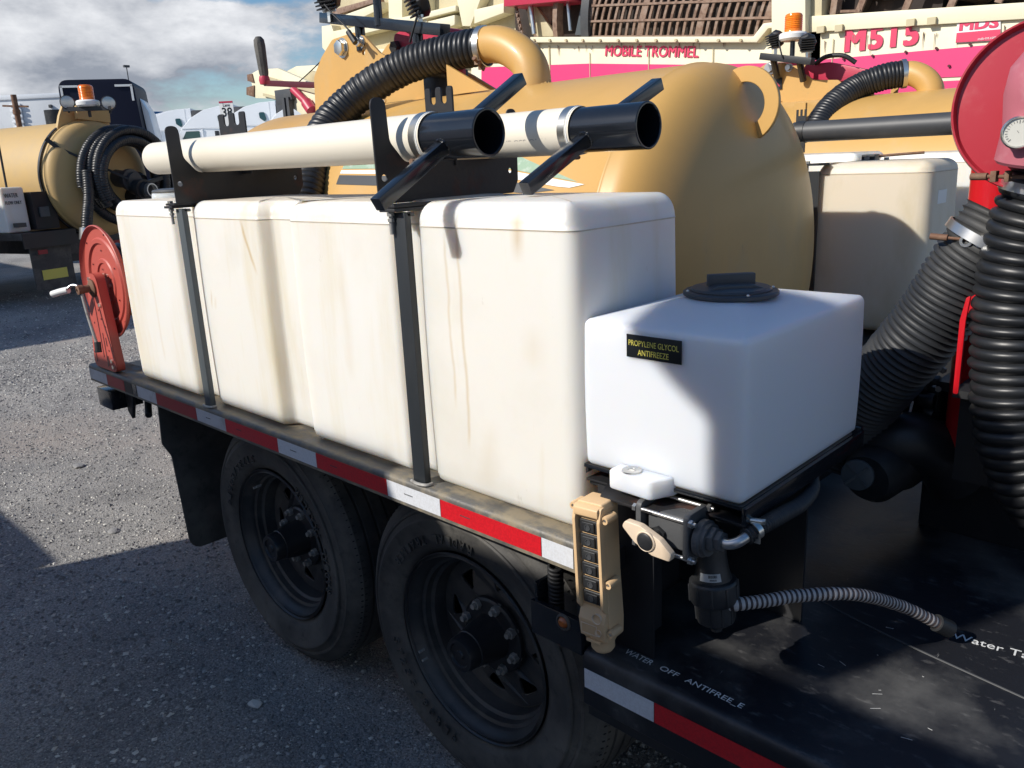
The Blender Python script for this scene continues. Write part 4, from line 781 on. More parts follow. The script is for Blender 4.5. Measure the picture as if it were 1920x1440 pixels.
# ------------------------------------------------------------------ red hose reel
def reel():
    t = thing('hose_reel', 'red steel hose reel with hand crank at the rear corner of the near trailer', 'hose reel', (-2.03, .1, .822))
    C = Vector((-2.045, .055, 1.130)); r = .192
    for k, (y, nm) in enumerate(((C.y, 'flange'), (C.y+.17, 'flange'))):
        bm = B(); s = -1 if k == 0 else 1
        lathe(bm, [(0, .0), (.028, .0), (.030, .003), (.062, .003), (.066, .008), (.078, .008), (.082, .004), (.128, .004), (.134, .011), (.148, .011), (.153, .006), (r-.012, .006), (r-.004, .013), (r, .020), (r+.003, .018), (r+.003, .012), (r-.002, .008), (r-.010, .0), (0, -.004)], (C.x, y, C.z), (0, s, 0), 72)
        bmesh.ops.recalc_face_normals(bm, faces=bm.faces); f = bmobj(nm, bm, 'red_reel', t, ang=40)
        if k == 0:
            bm = B()
            for rad, n_, a0 in ((.172, 6, .2), (.108, 6, .5), (.045, 4, .3)):
                for i in range(n_): a = a0+2*PI*i/n_; cyl(bm, (C.x+rad*math.cos(a), y-.006, C.z+rad*math.sin(a)), (C.x+rad*math.cos(a), y-.0085 if rad > .15 else y-.0068, C.z+rad*math.sin(a)), .0032, n=10)
            bmobj('rivet_holes', bm, 'maroon', f)['kind'] = 'stuff'
            for a in (.9, 2.2, -.4): bm = B(); hexnut(bm, (C.x+.028*math.cos(a), y-.002, C.z+.028*math.sin(a)), (0, -1, 0), .0065, .006); bmobj('bolt', bm, 'bright_steel', f)
    bm = B(); lathe(bm, [(.10, 0), (.10, .17)], C, (0, 1, 0), 48); bmobj('drum', bm, 'black_steel', t)
    # wound black hose
    pts = []
    for i in range(0, 36*5): a = 2*PI*i/36; pts.append((C.x+.115*math.cos(a), C.y+.02+.028*i/36, C.z+.115*math.sin(a)))
    simple_tube('wound_hose', pts, .0135, 'rubber_hose', t, .014, 10)
    # side frames: tapered pressed plates
    for y, s in ((.003, 1), (.245, -1)):
        ou = rounded([(-2.165, .826), (-1.955, .826), (-2.005, 1.165), (-2.085, 1.165)], [.03, .03, .042, .042], 8)
        bm = B(); prism(bm, ou, 1, y, y+.0035)
        # return flange round the edge
        n = len(ou); A = [bm.verts.new((p[0], y+.0017, p[1])) for p in ou]; Bv = [bm.verts.new((p[0], y+.030*s, p[1])) for p in ou]
        for i in range(n): bm.faces.new((A[i], A[(i+1) % n], Bv[(i+1) % n], Bv[i]))
        f = bmobj('side_frame', bm, 'red_reel', t, bevel=0, ang=45)
        if s == 1:
            bm = B()
            for (x, z, w, h) in ((-2.13, .862, .003, .034), (-2.02, .862, .003, .034), (-2.01, .93, .003, .03), (-2.125, .96, .003, .03), (-2.055, .98, .0025, .22), (-2.03, .90, .0025, .12)): bx(bm, x-w, x+w, y-.0012, y+.0003, z-h/2, z+h/2)
            for x, z in ((-2.12, .91), (-2.03, 1.04), (-2.06, 1.08), (-1.995, .985), (-2.14, .88), (-2.0, .90), (-2.02, 1.01), (-2.09, .99)): cyl(bm, (x, y-.0012, z), (x, y+.001, z), .0035, n=10)
            bmobj('slots', bm, 'maroon', f)['kind'] = 'stuff'
            for x, z in ((-1.985, .865), (-1.980, .845), (-2.06, 1.145), (-2.005, 1.06)): bm = B(); hexnut(bm, (x, y, z), (0, -1, 0), .0075, .006); bmobj('bolt', bm, 'bright_steel', f)
    bm = B(); lathe(bm, [(.030, 0), (.030, .006), (.022, .010), (.013, .012), (.013, .034), (.016, .034), (.016, .050), (.006, .052), (.006, .046), (0, .046)], (C.x, .003, 1.115), (0, -1, 0), 28); bmobj('hub', bm, 'rust_steel', t)
    simple_tube('crank_arm', [(C.x, -.036, 1.115), (C.x+.02, -.037, 1.04), (C.x+.045, -.037, .97), (C.x+.06, -.036, .925)], .0055, 'nut_steel', t, .01)
    bm = B(); cyl(bm, (C.x+.058, -.034, .94), (C.x+.064, -.038, .905), .011, n=12); bmobj('crank_clamp', bm, 'black_steel', t)
    simple_tube('crank_bend', [(C.x-.0, -.03, 1.118), (C.x-.035, -.045, 1.13), (C.x-.05, -.06, 1.12), (C.x-.052, -.068, 1.112)], .005, 'steel', t, .005)
    simple_tube('crank_grip', [(C.x-.050, -.060, 1.114), (C.x-.078, -.078, 1.108), (C.x-.105, -.095, 1.100)], .0115, 'label_white', t, .01, 14)
reel()
# ------------------------------------------------------------------ ochre vacuum tank
def vac_tank(label, xh, yc, zc, r, xl, a, mname='ochre'):
    t = thing('vacuum_tank', label, 'tank', ((xh+xl)/2, yc, zc), group='ochre vacuum tanks on the parked trailers')
    bm = B(); pr = [(0, -a)]
    for k in range(1, 22): u = PI/2*k/22; pr.append((r*math.sin(u)**.92, -a*math.cos(u)**.8))
    pr += [(r, 0), (r+.0015, .004), (r+.0035, .008), (r+.0015, .012), (r, .016)]
    L = xh-xl
    for k in range(1, 14): pr.append((r, .02+L*k/14))
    pr += [(r, L)]
    for k in range(1, 14): u = PI/2*k/14; pr.append((r*math.cos(u), L+a*math.sin(u)))
    pr[-1] = (0, L+a)
    lathe(bm, pr, (xh, yc, zc), (-1, 0, 0), 128); bmesh.ops.recalc_face_normals(bm, faces=bm.faces)
    bmobj('shell', bm, mname, t, ang=60); return t
V1 = vac_tank('big ochre vacuum tank with lifting ring, on the nearest trailer behind the white tanks', -.350, 1.15, 1.15, .56, -2.45, .19)
def half_ring(t, c, ro, ri, y, m='ochre'):
    ou = circ(c[0], c[1], ro, 56); return plate('lifting_ring', ou, [circ(c[0], c[1], ri, 40)], .014, 'y', y, m, t, bevel=.0015)
half_ring(V1, (-.238, 1.590), .101, .060, 1.15)
bm = B(); tube(bm, DATA['elbow'], .0585, .008, 40); bmobj('elbow_pipe', bm, 'ochre', V1)
bm = B(); tube(bm, [(-.974+.064*math.cos(a), 1.1+.066*math.sin(a), 1.7075-.018*abs(math.sin(a))+.0) for a in np.linspace(0, 2*PI, 40)], lambda s: .005+.0012*math.sin(s*420), .004, 8); bmobj('weld_bead', bm, 'ochre', V1)
# scuffed decal with green and white flashes on the shell's near side
def shell_patch(name, pts, m, yc=1.15, zc=1.15, r=.56, off=.0012, parent=V1):
    """strip wrapped on the shell; pts are (x, z) of the outline as seen from the near side"""
    bm = B(); xs = [p[0] for p in pts]; n = 24; x0, x1 = min(xs), max(xs)
    def span(x):
        zz = []
        for (xa, za), (xb, zb) in zip(pts, pts[1:]+pts[:1]):
            if (xa-x)*(xb-x) <= 0 and xa != xb: zz.append(za+(zb-za)*(x-xa)/(xb-xa))
        return (min(zz), max(zz)) if len(zz) > 1 else (pts[0][1], pts[0][1])
    cols = []
    for i in range(n+1):
        x = x0+(x1-x0)*(.001+.998*i/n); lo, hi = span(x); col = []
        for j in range(5): z = lo+(hi-lo)*j/4; y = yc-math.sqrt(max(0, (r+off)**2-(z-zc)**2)); col.append(bm.verts.new((x, y, z)))
        cols.append(col)
    for A, C in zip(cols, cols[1:]):
        for j in range(4): bm.faces.new((A[j], C[j], C[j+1], A[j+1]))
    return bmobj(name, bm, m, parent, ang=80)
shell_patch('decal_green', [(-1.5, 1.52), (-.72, 1.498), (-.43, 1.413), (-.72, 1.455), (-1.5, 1.47)], 'decal_green')
shell_patch('decal_white', [(-1.5, 1.466), (-.72, 1.451), (-.405, 1.407), (-.46, 1.398), (-.75, 1.436), (-1.5, 1.455)], 'label_white', off=.0018)
shell_patch('decal_grey', [(-1.5, 1.450), (-.75, 1.430), (-.50, 1.394), (-.60, 1.386), (-.8, 1.40), (-1.5, 1.42)], 'dark_grey', off=.0014)
# saddle under the tank
bm = B()
for x in (-.7, -1.4, -2.1): bx(bm, x-.05, x+.05, .75, 1.55, .80, .72+.02)
for x in (-.7, -1.4, -2.1): prism(bm, [(.75, .80), (1.55, .80), (1.45, .66+.02), (.85, .66+.02)], 0, x-.05, x+.05)
for x in (-.7, -1.4, -2.1): bx(bm, x-.04, x+.04, .72, .80, .80, .95)
bmobj('saddle', bm, 'black_steel', V1)
# ---- boom hoist on the tank: plate, bolts, light bar, arm
H1 = thing('boom_hoist', 'ochre hoist bracket with light bar and maroon arm on the nearest vacuum tank', 'hoist', (-1.8, 1.15, 1.7))
pl = DATA['lift_plate']
for y in (1.13, 1.42):
    plate('side_plate', rounded(pl, [.005, .05, .05, .05, .03, .02, .01, .005, .01, .01, .01, .01, .01], 3), [circ(-1.90, 1.912, .010, 14)] , .012, 'y', y, 'ochre', H1, bevel=.001)
bm = B(); bx(bm, -2.27, -1.19, 1.14, 1.41, 1.635, 1.68); bmobj('base_plate', bm, 'ochre', H1)
for (x, z, r1) in ((-2.035, 1.945, .030), (-1.905, 1.952, .018)):
    bm = B(); lathe(bm, [(r1*1.3, 0), (r1*1.3, .004), (r1*.9, .004)], (x, 1.124, z), (0, -1, 0), 28); bq = bmobj('washer', bm, 'steel', H1)
    bm = B(); hexnut(bm, (x, 1.120, z), (0, -1, 0), r1, .022); bmobj('bolt_head', bm, 'bright_steel', bq, bevel=.001)
a = Vector((-2.145, 1.10, 2.074)); b = Vector((-1.335, 1.10, 1.925))
a = Vector((-2.20, 1.16, 2.085)); b = Vector((-1.36, 1.08, 1.922))
bm = B(); bar(bm, a, b, .045, .040); bmobj('light_bar', bm, 'black_paint', H1, bevel=.003)
for f in (.33, .80): p = a.lerp(b, f); bm = B(); cyl(bm, p-Vector((0, 0, .02)), p-Vector((0, 0, .11)), .020, n=18); bmobj('post', bm, 'black_paint', H1)
def worklight(p, s, tilt, par):
    t = Matrix.Translation(p) @ Matrix.Rotation(tilt, 4, 'Z'); bm = B()
    lathe(bm, [(0, -.02), (.040, -.018), (.048, -.008), (.050, .014), (.046, .018), (0, .020)], (0, 0, 0), (0, 1, 0), 8)
    for k in range(6): bx(bm, -.038, .038, -.040, -.016, -.034+.0125*k, -.029+.0125*k)
    for v in bm.verts: v.co *= s
    bmesh.ops.transform(bm, matrix=t @ Matrix.Rotation(.35, 4, 'X'), verts=bm.verts); w = bmobj('work_light', bm, 'plastic_black', par, bevel=.001)
    bm = B(); bx(bm, -.006, .006, -.006, .006, -.085, -.03); bx(bm, -.03, .03, -.004, .004, -.05, -.042)
    for v in bm.verts: v.co *= s
    bmesh.ops.transform(bm, matrix=t, verts=bm.verts); bmobj('bracket', bm, 'bright_steel', w)
    bm = B(); lathe(bm, [(.044, .0205), (0, .0215)], (0, 0, 0), (0, 1, 0), 20)
    for v in bm.verts: v.co *= s
    bmesh.ops.transform(bm, matrix=t @ Matrix.Rotation(.35, 4, 'X'), verts=bm.verts); bmobj('lens', bm, 'lens', w)
worklight((-2.10, 1.12, 2.145), 1.1, .3, H1); worklight((-1.50, 1.09, 2.035), 1.1, -.5, H1)
bm = B(); cyl(bm, (-1.755, 1.10, 1.99), (-1.755, 1.10, 2.13), .016, n=18); bmobj('beacon_post', bm, 'black_paint', H1)
bm = B(); lathe(bm, [(0, 0), (.085, 0), (.09, .012), (.09, .03), (.06, .035), (.06, .12), (0, .13)], (-1.755, 1.10, 2.112), (0, 0, 1), 36); bmobj('beacon_base', bm, 'dark_grey', H1)
simple_tube('wire', [(-2.07, 1.08, 2.11), (-2.0, 1.07, 2.06), (-1.93, 1.07, 2.01), (-1.87, 1.07, 1.96), (-1.83, 1.08, 1.93)], .0035, 'cable', H1)
bm = B(); cyl(bm, (-1.90, 1.06, 1.985), (-1.86, 1.06, 1.94), .011, n=10); bmobj('connector', bm, 'plastic_black', H1)
simple_tube('wire', [(-1.47, 1.06, 2.0), (-1.49, 1.05, 1.95), (-1.52, 1.05, 1.90)], .004, 'cable', H1)
ra = rounded([(-1.83, 1.89), (-1.82, 1.975), (-1.70, 2.0), (-1.42, 1.94), (-1.36, 1.86), (-1.42, 1.82), (-1.6, 1.87)], .02, 3)
bm = B(); prism(bm, ra, 1, 1.22, 1.34); bmobj('arm', bm, 'crimson', H1, bevel=.004)
bm = B(); lathe(bm, [(0, .02), (.024, .02), (.026, 0)], (-1.80, 1.215, 1.925), (0, -1, 0), 6); bmobj('pin', bm, 'plastic_black', H1)
bm = B(); lathe(bm, [(.020, 0), (.042, 0), (.042, .015), (.020, .015)], (-1.33, 1.10, 1.78), (0, -1, 0), 28); bmobj('link_eye', bm, 'crimson', H1)
bm = B(); cyl(bm, (-1.33, 1.105, 1.79), (-1.33, 1.07, 1.79), .018, n=14); bmobj('pin', bm, 'bright_steel', H1)
bm = B(); bx(bm, -1.52, -1.38, 1.10, 1.2, 1.69, 1.80); cyl(bm, (-1.5, 1.09, 1.80), (-1.37, 1.09, 1.78), .016, n=12); bmobj('winch', bm, 'plastic_black', H1, bevel=.004)
bm = B(); prism(bm, [(-1.30, 1.80), (-1.10, 1.70), (-1.30, 1.70)], 1, 1.02, 1.03); bmobj('gusset', bm, 'ochre', H1)
bm = B(); bx(bm, -2.02, -1.60, 1.105, 1.128, 1.685, 1.71); bmobj('slot', bm, 'plastic_black', H1)
simple_tube('rod', [(-1.95, 1.09, 1.685), (-1.85, 1.09, 1.688), (-1.78, 1.09, 1.70), (-1.74, 1.09, 1.72)], .007, 'bright_steel', H1)
# red crank bar with black grip
CR = thing('control_lever', 'dark red lever with an upright black rubber grip, in front of the sky', 'lever', (-2.4, 1.15, 1.85))
bm = B(); bar(bm, (-2.715, 1.15, 1.872), (-2.02, 1.15, 1.795), .014, .026); bmobj('lever_bar', bm, 'maroon', CR, bevel=.002)
bm = B(); lathe(bm, [(0, -.022), (.022, -.018), (.026, .0), (.022, .018), (0, .022)], (-2.715, 1.15, 1.885), (0, 0, 1), 16); bmobj('boss', bm, 'crimson', CR)
bm = B(); lathe(bm, [(0, 0), (.018, .0), (.022, .02), (.026, .14), (.024, .165), (.014, .178), (0, .18)], (-2.712, 1.15, 1.898), (-.07, 0, 1), 10); bmobj('grip', bm, 'rubber', CR)
# ---- black corrugated hose from the elbow down behind the white tanks
o, P, T = hose('suction_hose', DATA['hose_top'], .0625, .0075, .0205, 'rubber_hose', None, 36, 'round')
tag(o, 'black corrugated hose arching from the ochre elbow down behind the white pipes', 'hose', 'black corrugated hoses')
def clampring(p, d, r, m='bright_steel', w=.022, screws=True, par=None, lab=None, handle=None):
    bm = B(); lathe(bm, [(r, 0), (r+.003, .0005), (r+.003, w), (r, w+.0005)], Vector(p)-Vector(d).normalized()*w/2, d, 48)
    o = bmobj('hose_clamp', bm, m, par)
    if screws:
        F = frame(d).to_3x3(); sd = F @ Vector((.5, -.86, 0)) if handle is None else Vector(handle); c = Vector(p)+sd.normalized()*(r+.008); tg_ = Vector(d).cross(sd).normalized(); ax_ = tg_
        bm = B(); cyl(bm, c-ax_*.028, c+ax_*.034, .0045, n=10); 
        for q in (-.014, .014): bar(bm, c+ax_*q-Vector(d).normalized()*.011, c+ax_*q+Vector(d).normalized()*.011, .010, .012)
        hexnut(bm, c+ax_*.034, ax_, .008, .007); bmobj('clamp_screw', bm, 'rust_steel', o)
    return o
clampring(P[3], T[3], .0635, par=o)
# ------------------------------------------------------------------ red vacuum filter housing, far right
RF = thing('filter_housing', 'red vacuum filter housing with a round red disc and a pressure gauge, far right', 'filter', (.55, .75, .62))
dc = Vector((.585, .64, 1.523)); dn = Vector((.30, -.94, .10)).normalized()
bm = B(); rr = .139
lathe(bm, [(0, .004), (.06, .003), (.115, .0), (rr-.006, -.002), (rr-.002, .004), (rr, .010), (rr+.003, .010), (rr+.003, -.012), (rr-.004, -.014), (.0, -.012)], dc, dn, 80)
bmesh.ops.recalc_face_normals(bm, faces=bm.faces); dk = bmobj('disc', bm, 'red_lid', RF, ang=40)
bm = B(); tube(bm, [dc+dn*.006+Vector((-.050, 0, .002)), dc+dn*.007+Vector((-.034, 0, .003)), dc+dn*.007+Vector((-.012, .006, .008))], lambda s: .0035+.0008*math.sin(s*600), .002, 8); bmobj('weld_bead', bm, 'red_gloss', dk)
bm = B(); cyl(bm, (.468, .86, .78), (.468, .86, 1.50), .047, n=40); bmobj('pillar', bm, 'red_gloss', RF)
bm = B(); lathe(bm, [(0, 0), (.050, .0), (.055, .006), (.055, .040), (.05, .05), (0, .05)], (.468, .86, 1.28), (0, 0, 1), 36); bmobj('collar', bm, 'red_gloss', RF)
bm = B(); tri = DATA['tri']; prism(bm, tri, 1, .655, .665); bmobj('gusset', bm, 'red_gloss', RF)
bm = B(); lathe(bm, [(.058, -.075), (.062, -.07), (.060, -.02), (.068, .03), (.066, .07), (.045, .105), (0, .115)], (.603, .56, 1.505), (.12, -.1, 1), 44); bowl = bmobj('bowl', bm, 'red_pink', RF)
gd = Vector((.33, -.93, -.05)).normalized(); gc = Vector((.580, .490, 1.481))
bm = B(); lathe(bm, [(0, -.016), (.021, -.016), (.023, 0), (.0245, .003), (.0225, .006), (.0205, .003)], gc, gd, 44); g = bmobj('gauge', bm, 'bright_steel', bowl)
bm = B(); lathe(bm, [(.0208, .003), (0, .003)], gc, gd, 36); bmobj('gauge_face', bm, 'gauge_face', bowl)
bm = B(); F = frame(gd).to_3x3()
for k in range(21):
    a = R(-45+270*k/20); q = gc+gd*.0034; u = F @ Vector((math.cos(a), math.sin(a), 0)); bar(bm, q+u*(.0150 if k % 5 else .0135), q+u*.0185, .0006, .0004)
bar(bm, gc+gd*.0036, gc+gd*.0036+Vector((-.009, 0, .011)), .0008, .0005); bmobj('gauge_marks', bm, 'label_black', bowl)
ou = rounded(DATA['strip'], .004, 3); bm = B(); prism(bm, ou, 1, .615, .622); bmobj('edge_plate', bm, 'red_gloss', RF, bevel=.0015)
bm = B(); prism(bm, [(.505, 1.02), (.56, 1.04), (.60, 1.18), (.515, 1.16)], 1, .68, .70); bmobj('base', bm, 'maroon', RF)
bm = B(); bx(bm, .47, .62, .70, .95, .985, 1.0); bx(bm, .475, .62, .74, .98, .80, .985); bmobj('pedestal', bm, 'black_steel', RF)
# big vertical hose in front of it
o, P, T = hose('vacuum_hose', DATA['hose_r'], .0745, .0125, .0212, 'rubber_hose', None, 44, 'round')
tag(o, 'thick shiny black ribbed hose hanging vertically at the right edge', 'hose', 'black corrugated hoses')
clampring(P[28], T[28], .072, 'steel', .020, par=o, screws=False)
bm = B(); cyl(bm, (.500, .565, 1.413), (.526, .560, 1.413), .0060, n=12); h = bmobj('clamp_handle', bm, 'rust_steel', o)
bm = B(); cyl(bm, (.526, .560, 1.413), (.60, .556, 1.411), .0035, n=10); bx(bm, .532, .541, .550, .570, 1.404, 1.422); bx(bm, .553, .560, .550, .570, 1.404, 1.422); bmobj('clamp_nut', bm, 'rust_steel', h, bevel=.002)
o, P, T = hose('vacuum_hose', DATA['hose_l'], .074, .0055, .0125, 'hose_dusty', None, 44, 'groove')
tag(o, 'dusty black ribbed hose slanting down behind the antifreeze tank', 'hose', 'black corrugated hoses')
cr = clampring(P[27], T[27], .076, 'steel', .018, par=o, screws=False)
bm = B(); c = Vector((.492, .655, 1.296)); cyl(bm, c+Vector((-.075, 0, .006)), c+Vector((-.045, 0, .004)), .006, n=12); cyl(bm, c+Vector((-.045, 0, .004)), c+Vector((.01, 0, .0)), .0028, n=10)
bmobj('clamp_handle', bm, 'rust_steel', cr)
for dx in (-.012, .012): bm = B(); lathe(bm, [(.006, -.006), (.011, -.006), (.011, .006), (.006, .006)], c+Vector((dx, -.002, 0)), (0, 1, 0), 18); bmobj('clamp_loop', bm, 'bright_steel', cr)
# pump manifold behind and under the hose
PM = thing('pump_manifold', 'dark pump block with steel hydraulic fittings, under the slanting hose', 'pump', (.36, .85, .9))
bm = B(); lathe(bm, [(0, .0), (.05, .0), (.062, .02), (.064, .10), (.07, .12), (.07, .3), (0, .3)], (.318, .70, .775), (.10, .93, .05), 40); bmobj('suction_tee', bm, 'plastic_black', PM)
bm = B(); tube(bm, [(.30, .80, .80), (.335, .80, .835), (.38, .82, .84), (.42, .86, .80), (.44, .9, .74)], .062, .012, 28); bmobj('elbow', bm, 'plastic_black', PM)
bm = B(); gcap = Vector((.303, .692, .783)); gdn = Vector((.15, -.97, .12)).normalized(); lathe(bm, [(.033, 0), (.0345, .004), (.033, .009), (.028, .010), (.010, .012), (0, .012)], gcap, gdn, 36)
F = frame(gdn)
for k in range(4): a = PI/4+k*PI/2; bar(bm, gcap+gdn*.010+F.to_3x3() @ Vector((0, 0, 0)), gcap+gdn*.010+F.to_3x3() @ Vector((.031*math.cos(a), .031*math.sin(a), 0)), .007, .006)
bmobj('cap', bm, 'grey_paint', PM)
bm = B(); bx(bm, .285, .335, .84, .9, .855, .915); bx(bm, .335, .345, .83, .93, .84, .95); bmobj('mount_plate', bm, 'dark_grey', PM, bevel=.002)
bm = B(); bx(bm, .352, .385, .83, .87, .955, .99); cyl(bm, (.385, .85, .972), (.405, .85, .975), .011, n=6); cyl(bm, (.352, .85, .972), (.338, .85, .97), .006, n=6); bmobj('valve_block', bm, 'dark_grey', PM, bevel=.002)
bm = B(); bx(bm, .345, .40, .86, .93, .86, .955); cyl(bm, (.33, .84, .925), (.345, .84, .925), .009, n=6); cyl(bm, (.37, .84, .93), (.40, .84, .93), .016, n=16); cyl(bm, (.38, .84, .905), (.40, .84, .90), .012, n=16); bmobj('hydraulic_block', bm, 'plastic_black', PM, bevel=.002)
simple_tube('steel_line', [(.338, .845, .972), (.352, .84, .968), (.357, .838, .950), (.352, .838, .93)], .0042, 'steel', PM, .004)
simple_tube('white_line', [(.358, .83, .925), (.357, .82, .900), (.345, .81, .872), (.325, .80, .855)], .0028, 'label_white', PM, .006)
for c in ((.325, .838, .925), (.405, .845, .958), (.41, .845, 1.0), (.305, .838, .87), (.41, .84, 1.02)):
    bm = B(); hexnut(bm, c, (0, -1, 0), .007, .007); bmobj('fitting', bm, 'nut_steel', PM)
bm = B(); bx(bm, .40, .47, .84, .95, .955, .975); bx(bm, .42, .46, .86, .9, .82, .955); bx(bm, .31, .45, .95, 1.1, .78, 1.0); bmobj('bracket', bm, 'black_steel', PM)
# tool chest on the lower deck
TC = thing('deck_box', 'low black steel box on the lower deck, at the right edge', 'box', (.9, 1.3, .612))
bm = B(); bx(bm, .375, 1.6, .89, 1.5, .6125, .812); bmobj('box_body', bm, 'black_steel', TC, bevel=.004)
bm = B(); prism(bm, [(.375, .889), (1.6, .889), (1.6, 1.5), (.375, 1.5)], 2, .8125, .8185); bmobj('box_top', bm, 'dark_grey', TC, bevel=.002)
# ------------------------------------------------------------------ second trailer, parked right behind
T2 = thing('equipment_trailer', 'second equipment trailer parked behind the first, carrying the other ochre tank', 'trailer', (-1, 3.5, 0))
bm = B(); bx(bm, -2.6, .2, 2.39, 4.6, .775, .82); bx(bm, -2.6, .2, 2.38, 2.39, .75, .822); bmobj('frame', bm, 'black_steel', T2)
FS = thing('tank_clamp', 'dark strap and clamp plates holding the far side tank of the near trailer', 'bracket', (-.38, 1.95, .82))
bm = B(); prism(bm, [(-.405, .82), (-.358, .82), (-.358, 1.385), (-.405, 1.385)], 1, 1.925, 1.935); bx(bm, -.46, -.36, 1.93, 2.35, .80, .82); bmobj('strap', bm, 'strap_black', FS)
bm = B(); prism(bm, [(-.46, 1.90), (-.35, 1.90), (-.33, 1.94), (-.35, 1.99), (-.20, 2.19), (-.21, 2.20), (-.38, 2.02)], 2, 1.405, 1.412); ft = bmobj('clamp_foot', bm, 'black_rusty', FS)
for x, y in ((-.405, 1.93), (-.22, 2.18)):
    bm = B(); hexnut(bm, (x, y, 1.412), (0, 0, 1), .009, .009); cyl(bm, (x, y, 1.41), (x, y, 1.362), .0045, n=10); bmobj('bolt', bm, 'nut_steel', ft)
bm = B(); bx(bm, -.335, -.285, 2.24, 2.29, 1.36, 1.432); bmobj('clamp_block', bm, 'black_steel', FS, bevel=.003)
bm = B(); hexnut(bm, (-.31, 2.235, 1.42), (0, -1, 0), .010, .008); bmobj('bolt', bm, 'nut_steel', FS)
simple_tube('steel_rod', [(-.27, 2.24, 1.425), (-.17, 2.26, 1.43), (-.12, 2.27, 1.432)], .005, 'rust_steel', FS)
plate('fork_plate', [(-.545, 1.45), (-.505, 1.45), (-.505, 1.608), (-.513, 1.608), (-.513, 1.585), (-.521, 1.585), (-.521, 1.608), (-.529, 1.608), (-.529, 1.585), (-.537, 1.585), (-.537, 1.608), (-.545, 1.608)], [], .005, 'y', 2.12, 'black_steel', FS)
for y in (.34, .54):
    wq = copy_tree(wh, T2); wq.location = Vector((-.9 if y < .4 else -1.74, 2.48, .375))-T2.location
poly_tank('water_tank', 'tan-toned mostly shaded white poly tank behind the antifreeze tank, beside the ochre tank head', [(-.372, 1.95), (.010, 1.95), (.010, 2.27), (-.372, 2.27)], [.012, .055, .055, .02], .8215, 1.412, 1.372, 'white_poly_warm_shade', sh=.045)
poly_tank('water_tank', 'sunlit white poly tank showing as a bright strip right of the shaded one', [(-.34, 2.40), (.035, 2.40), (.035, 2.72), (-.34, 2.72)], .04, .8215, 1.43, 1.39, 'white_poly', sh=.04, group='white tanks on the second trailer')
poly_tank('water_tank', 'white poly tank top peeking out between ochre tank head and dull black pipe', [(-.86, 2.42), (-.42, 2.42), (-.42, 2.74), (-.86, 2.74)], .03, .8215, 1.44, 1.40, 'white_poly', sh=.035, group='white tanks on the second trailer')
bm = B(); bx(bm, .0112, .0120, 2.03, 2.12, 1.20, 1.31)
tag(bmobj('paper_tag', bm, 'label_white'), 'faded paper tag stuck on the shaded end of the far side tank', 'tag')
t = thing('suction_pipe', 'dull black pipe lying above the far side white tanks, right of the ochre tank', 'pipe', (-.1, 2.05, 1.53))
bm = B(); lathe(bm, [(.0, 0), (.034, 0), (.037, .003), (.037, 1.15), (0, 1.15)], (-.52, 2.05, 1.5245), (1, 0, 0), 40); bmobj('tube', bm, 'dark_grey', t)
bm = B(); lathe(bm, [(.037, 0), (.0395, 0), (.0395, .035), (.037, .035)], (-.505, 2.05, 1.5245), (1, 0, 0), 40); bmobj('collar', bm, 'plastic_black', t)
V2 = vac_tank('second ochre vacuum tank, seen above the white tanks of the second trailer', .05, 3.5, 1.15, .56, -2.1, .19)
bm = B(); tube(bm, DATA['t2_elbow'], .058, .008, 36); bmobj('elbow_pipe', bm, 'ochre', V2)
half_ring(V2, (-.655, 1.72), .085, .05, 3.62)
bm = B(); bx(bm, -1.02, -.96, 3.1, 3.12, 1.55, 1.68)
bmobj('stub', bm, 'ochre', V2)
o, P, T = hose('suction_hose', DATA['t2_hose'], .066, .006, .017, 'rubber_hose', None, 32, 'round')
tag(o, 'black corrugated hose arching from the elbow of the second ochre tank', 'hose', 'black corrugated hoses')
clampring(P[2], T[2], .067, par=o, screws=False)
H2 = thing('boom_hoist', 'ochre hoist bracket with amber beacon on the second vacuum tank', 'hoist', (-1.2, 3.5, 1.7))
for y in (3.48, 3.74): plate('side_plate', rounded(DATA['t2_plate'], .012, 3), [], .012, 'y', y, 'ochre', H2, bevel=.001)
for x, z, r1 in ((-1.345, 1.895, .026), (-1.235, 1.887, .017)):
    bm = B(); lathe(bm, [(r1*1.3, 0), (r1*1.3, .004), (r1*.8, .004)], (x, 3.473, z), (0, -1, 0), 24); hexnut(bm, (x, 3.470, z), (0, -1, 0), r1*.9, .018); bmobj('bolt_head', bm, 'steel', H2)
bm = B(); bar(bm, (-1.36, 3.40, 1.955), (-1.06, 3.38, 1.895), .045, .035); bmobj('light_bar', bm, 'black_steel', H2, bevel=.003)
for x, z in ((-1.29, 1.93), (-1.14, 1.90)): bm = B(); cyl(bm, (x, 3.4, z), (x, 3.45, z-.09), .018, n=14); bmobj('post', bm, 'black_paint', H2)
bm = B(); cyl(bm, (-1.185, 3.4, 1.92), (-1.185, 3.4, 2.02), .013, n=14); bmobj('beacon_post', bm, 'black_paint', H2)
def beacon(c, s, par):
    bm = B(); lathe(bm, [(0, -.002), (.060, 0), (.070, .010), (.072, .030), (.066, .038), (.052, .042), (.0, .042)], (0, 0, 0), (0, 0, 1), 40)
    for v in bm.verts: v.co = v.co*s+Vector(c)
    b = bmobj('beacon_base', bm, 'label_white', par)
    bm = B(); pr = [(.046, .042)]
    for k in range(9): pr += [(.0455, .045+k*.009), (.0435, .0495+k*.009)]
    pr += [(.042, .128), (.035, .133), (0, .134)]
    lathe(bm, pr, (0, 0, 0), (0, 0, 1), 40)
    for v in bm.verts: v.co = v.co*s+Vector(c)
    bmobj('beacon_lens', bm, 'beacon_amber', b); return b
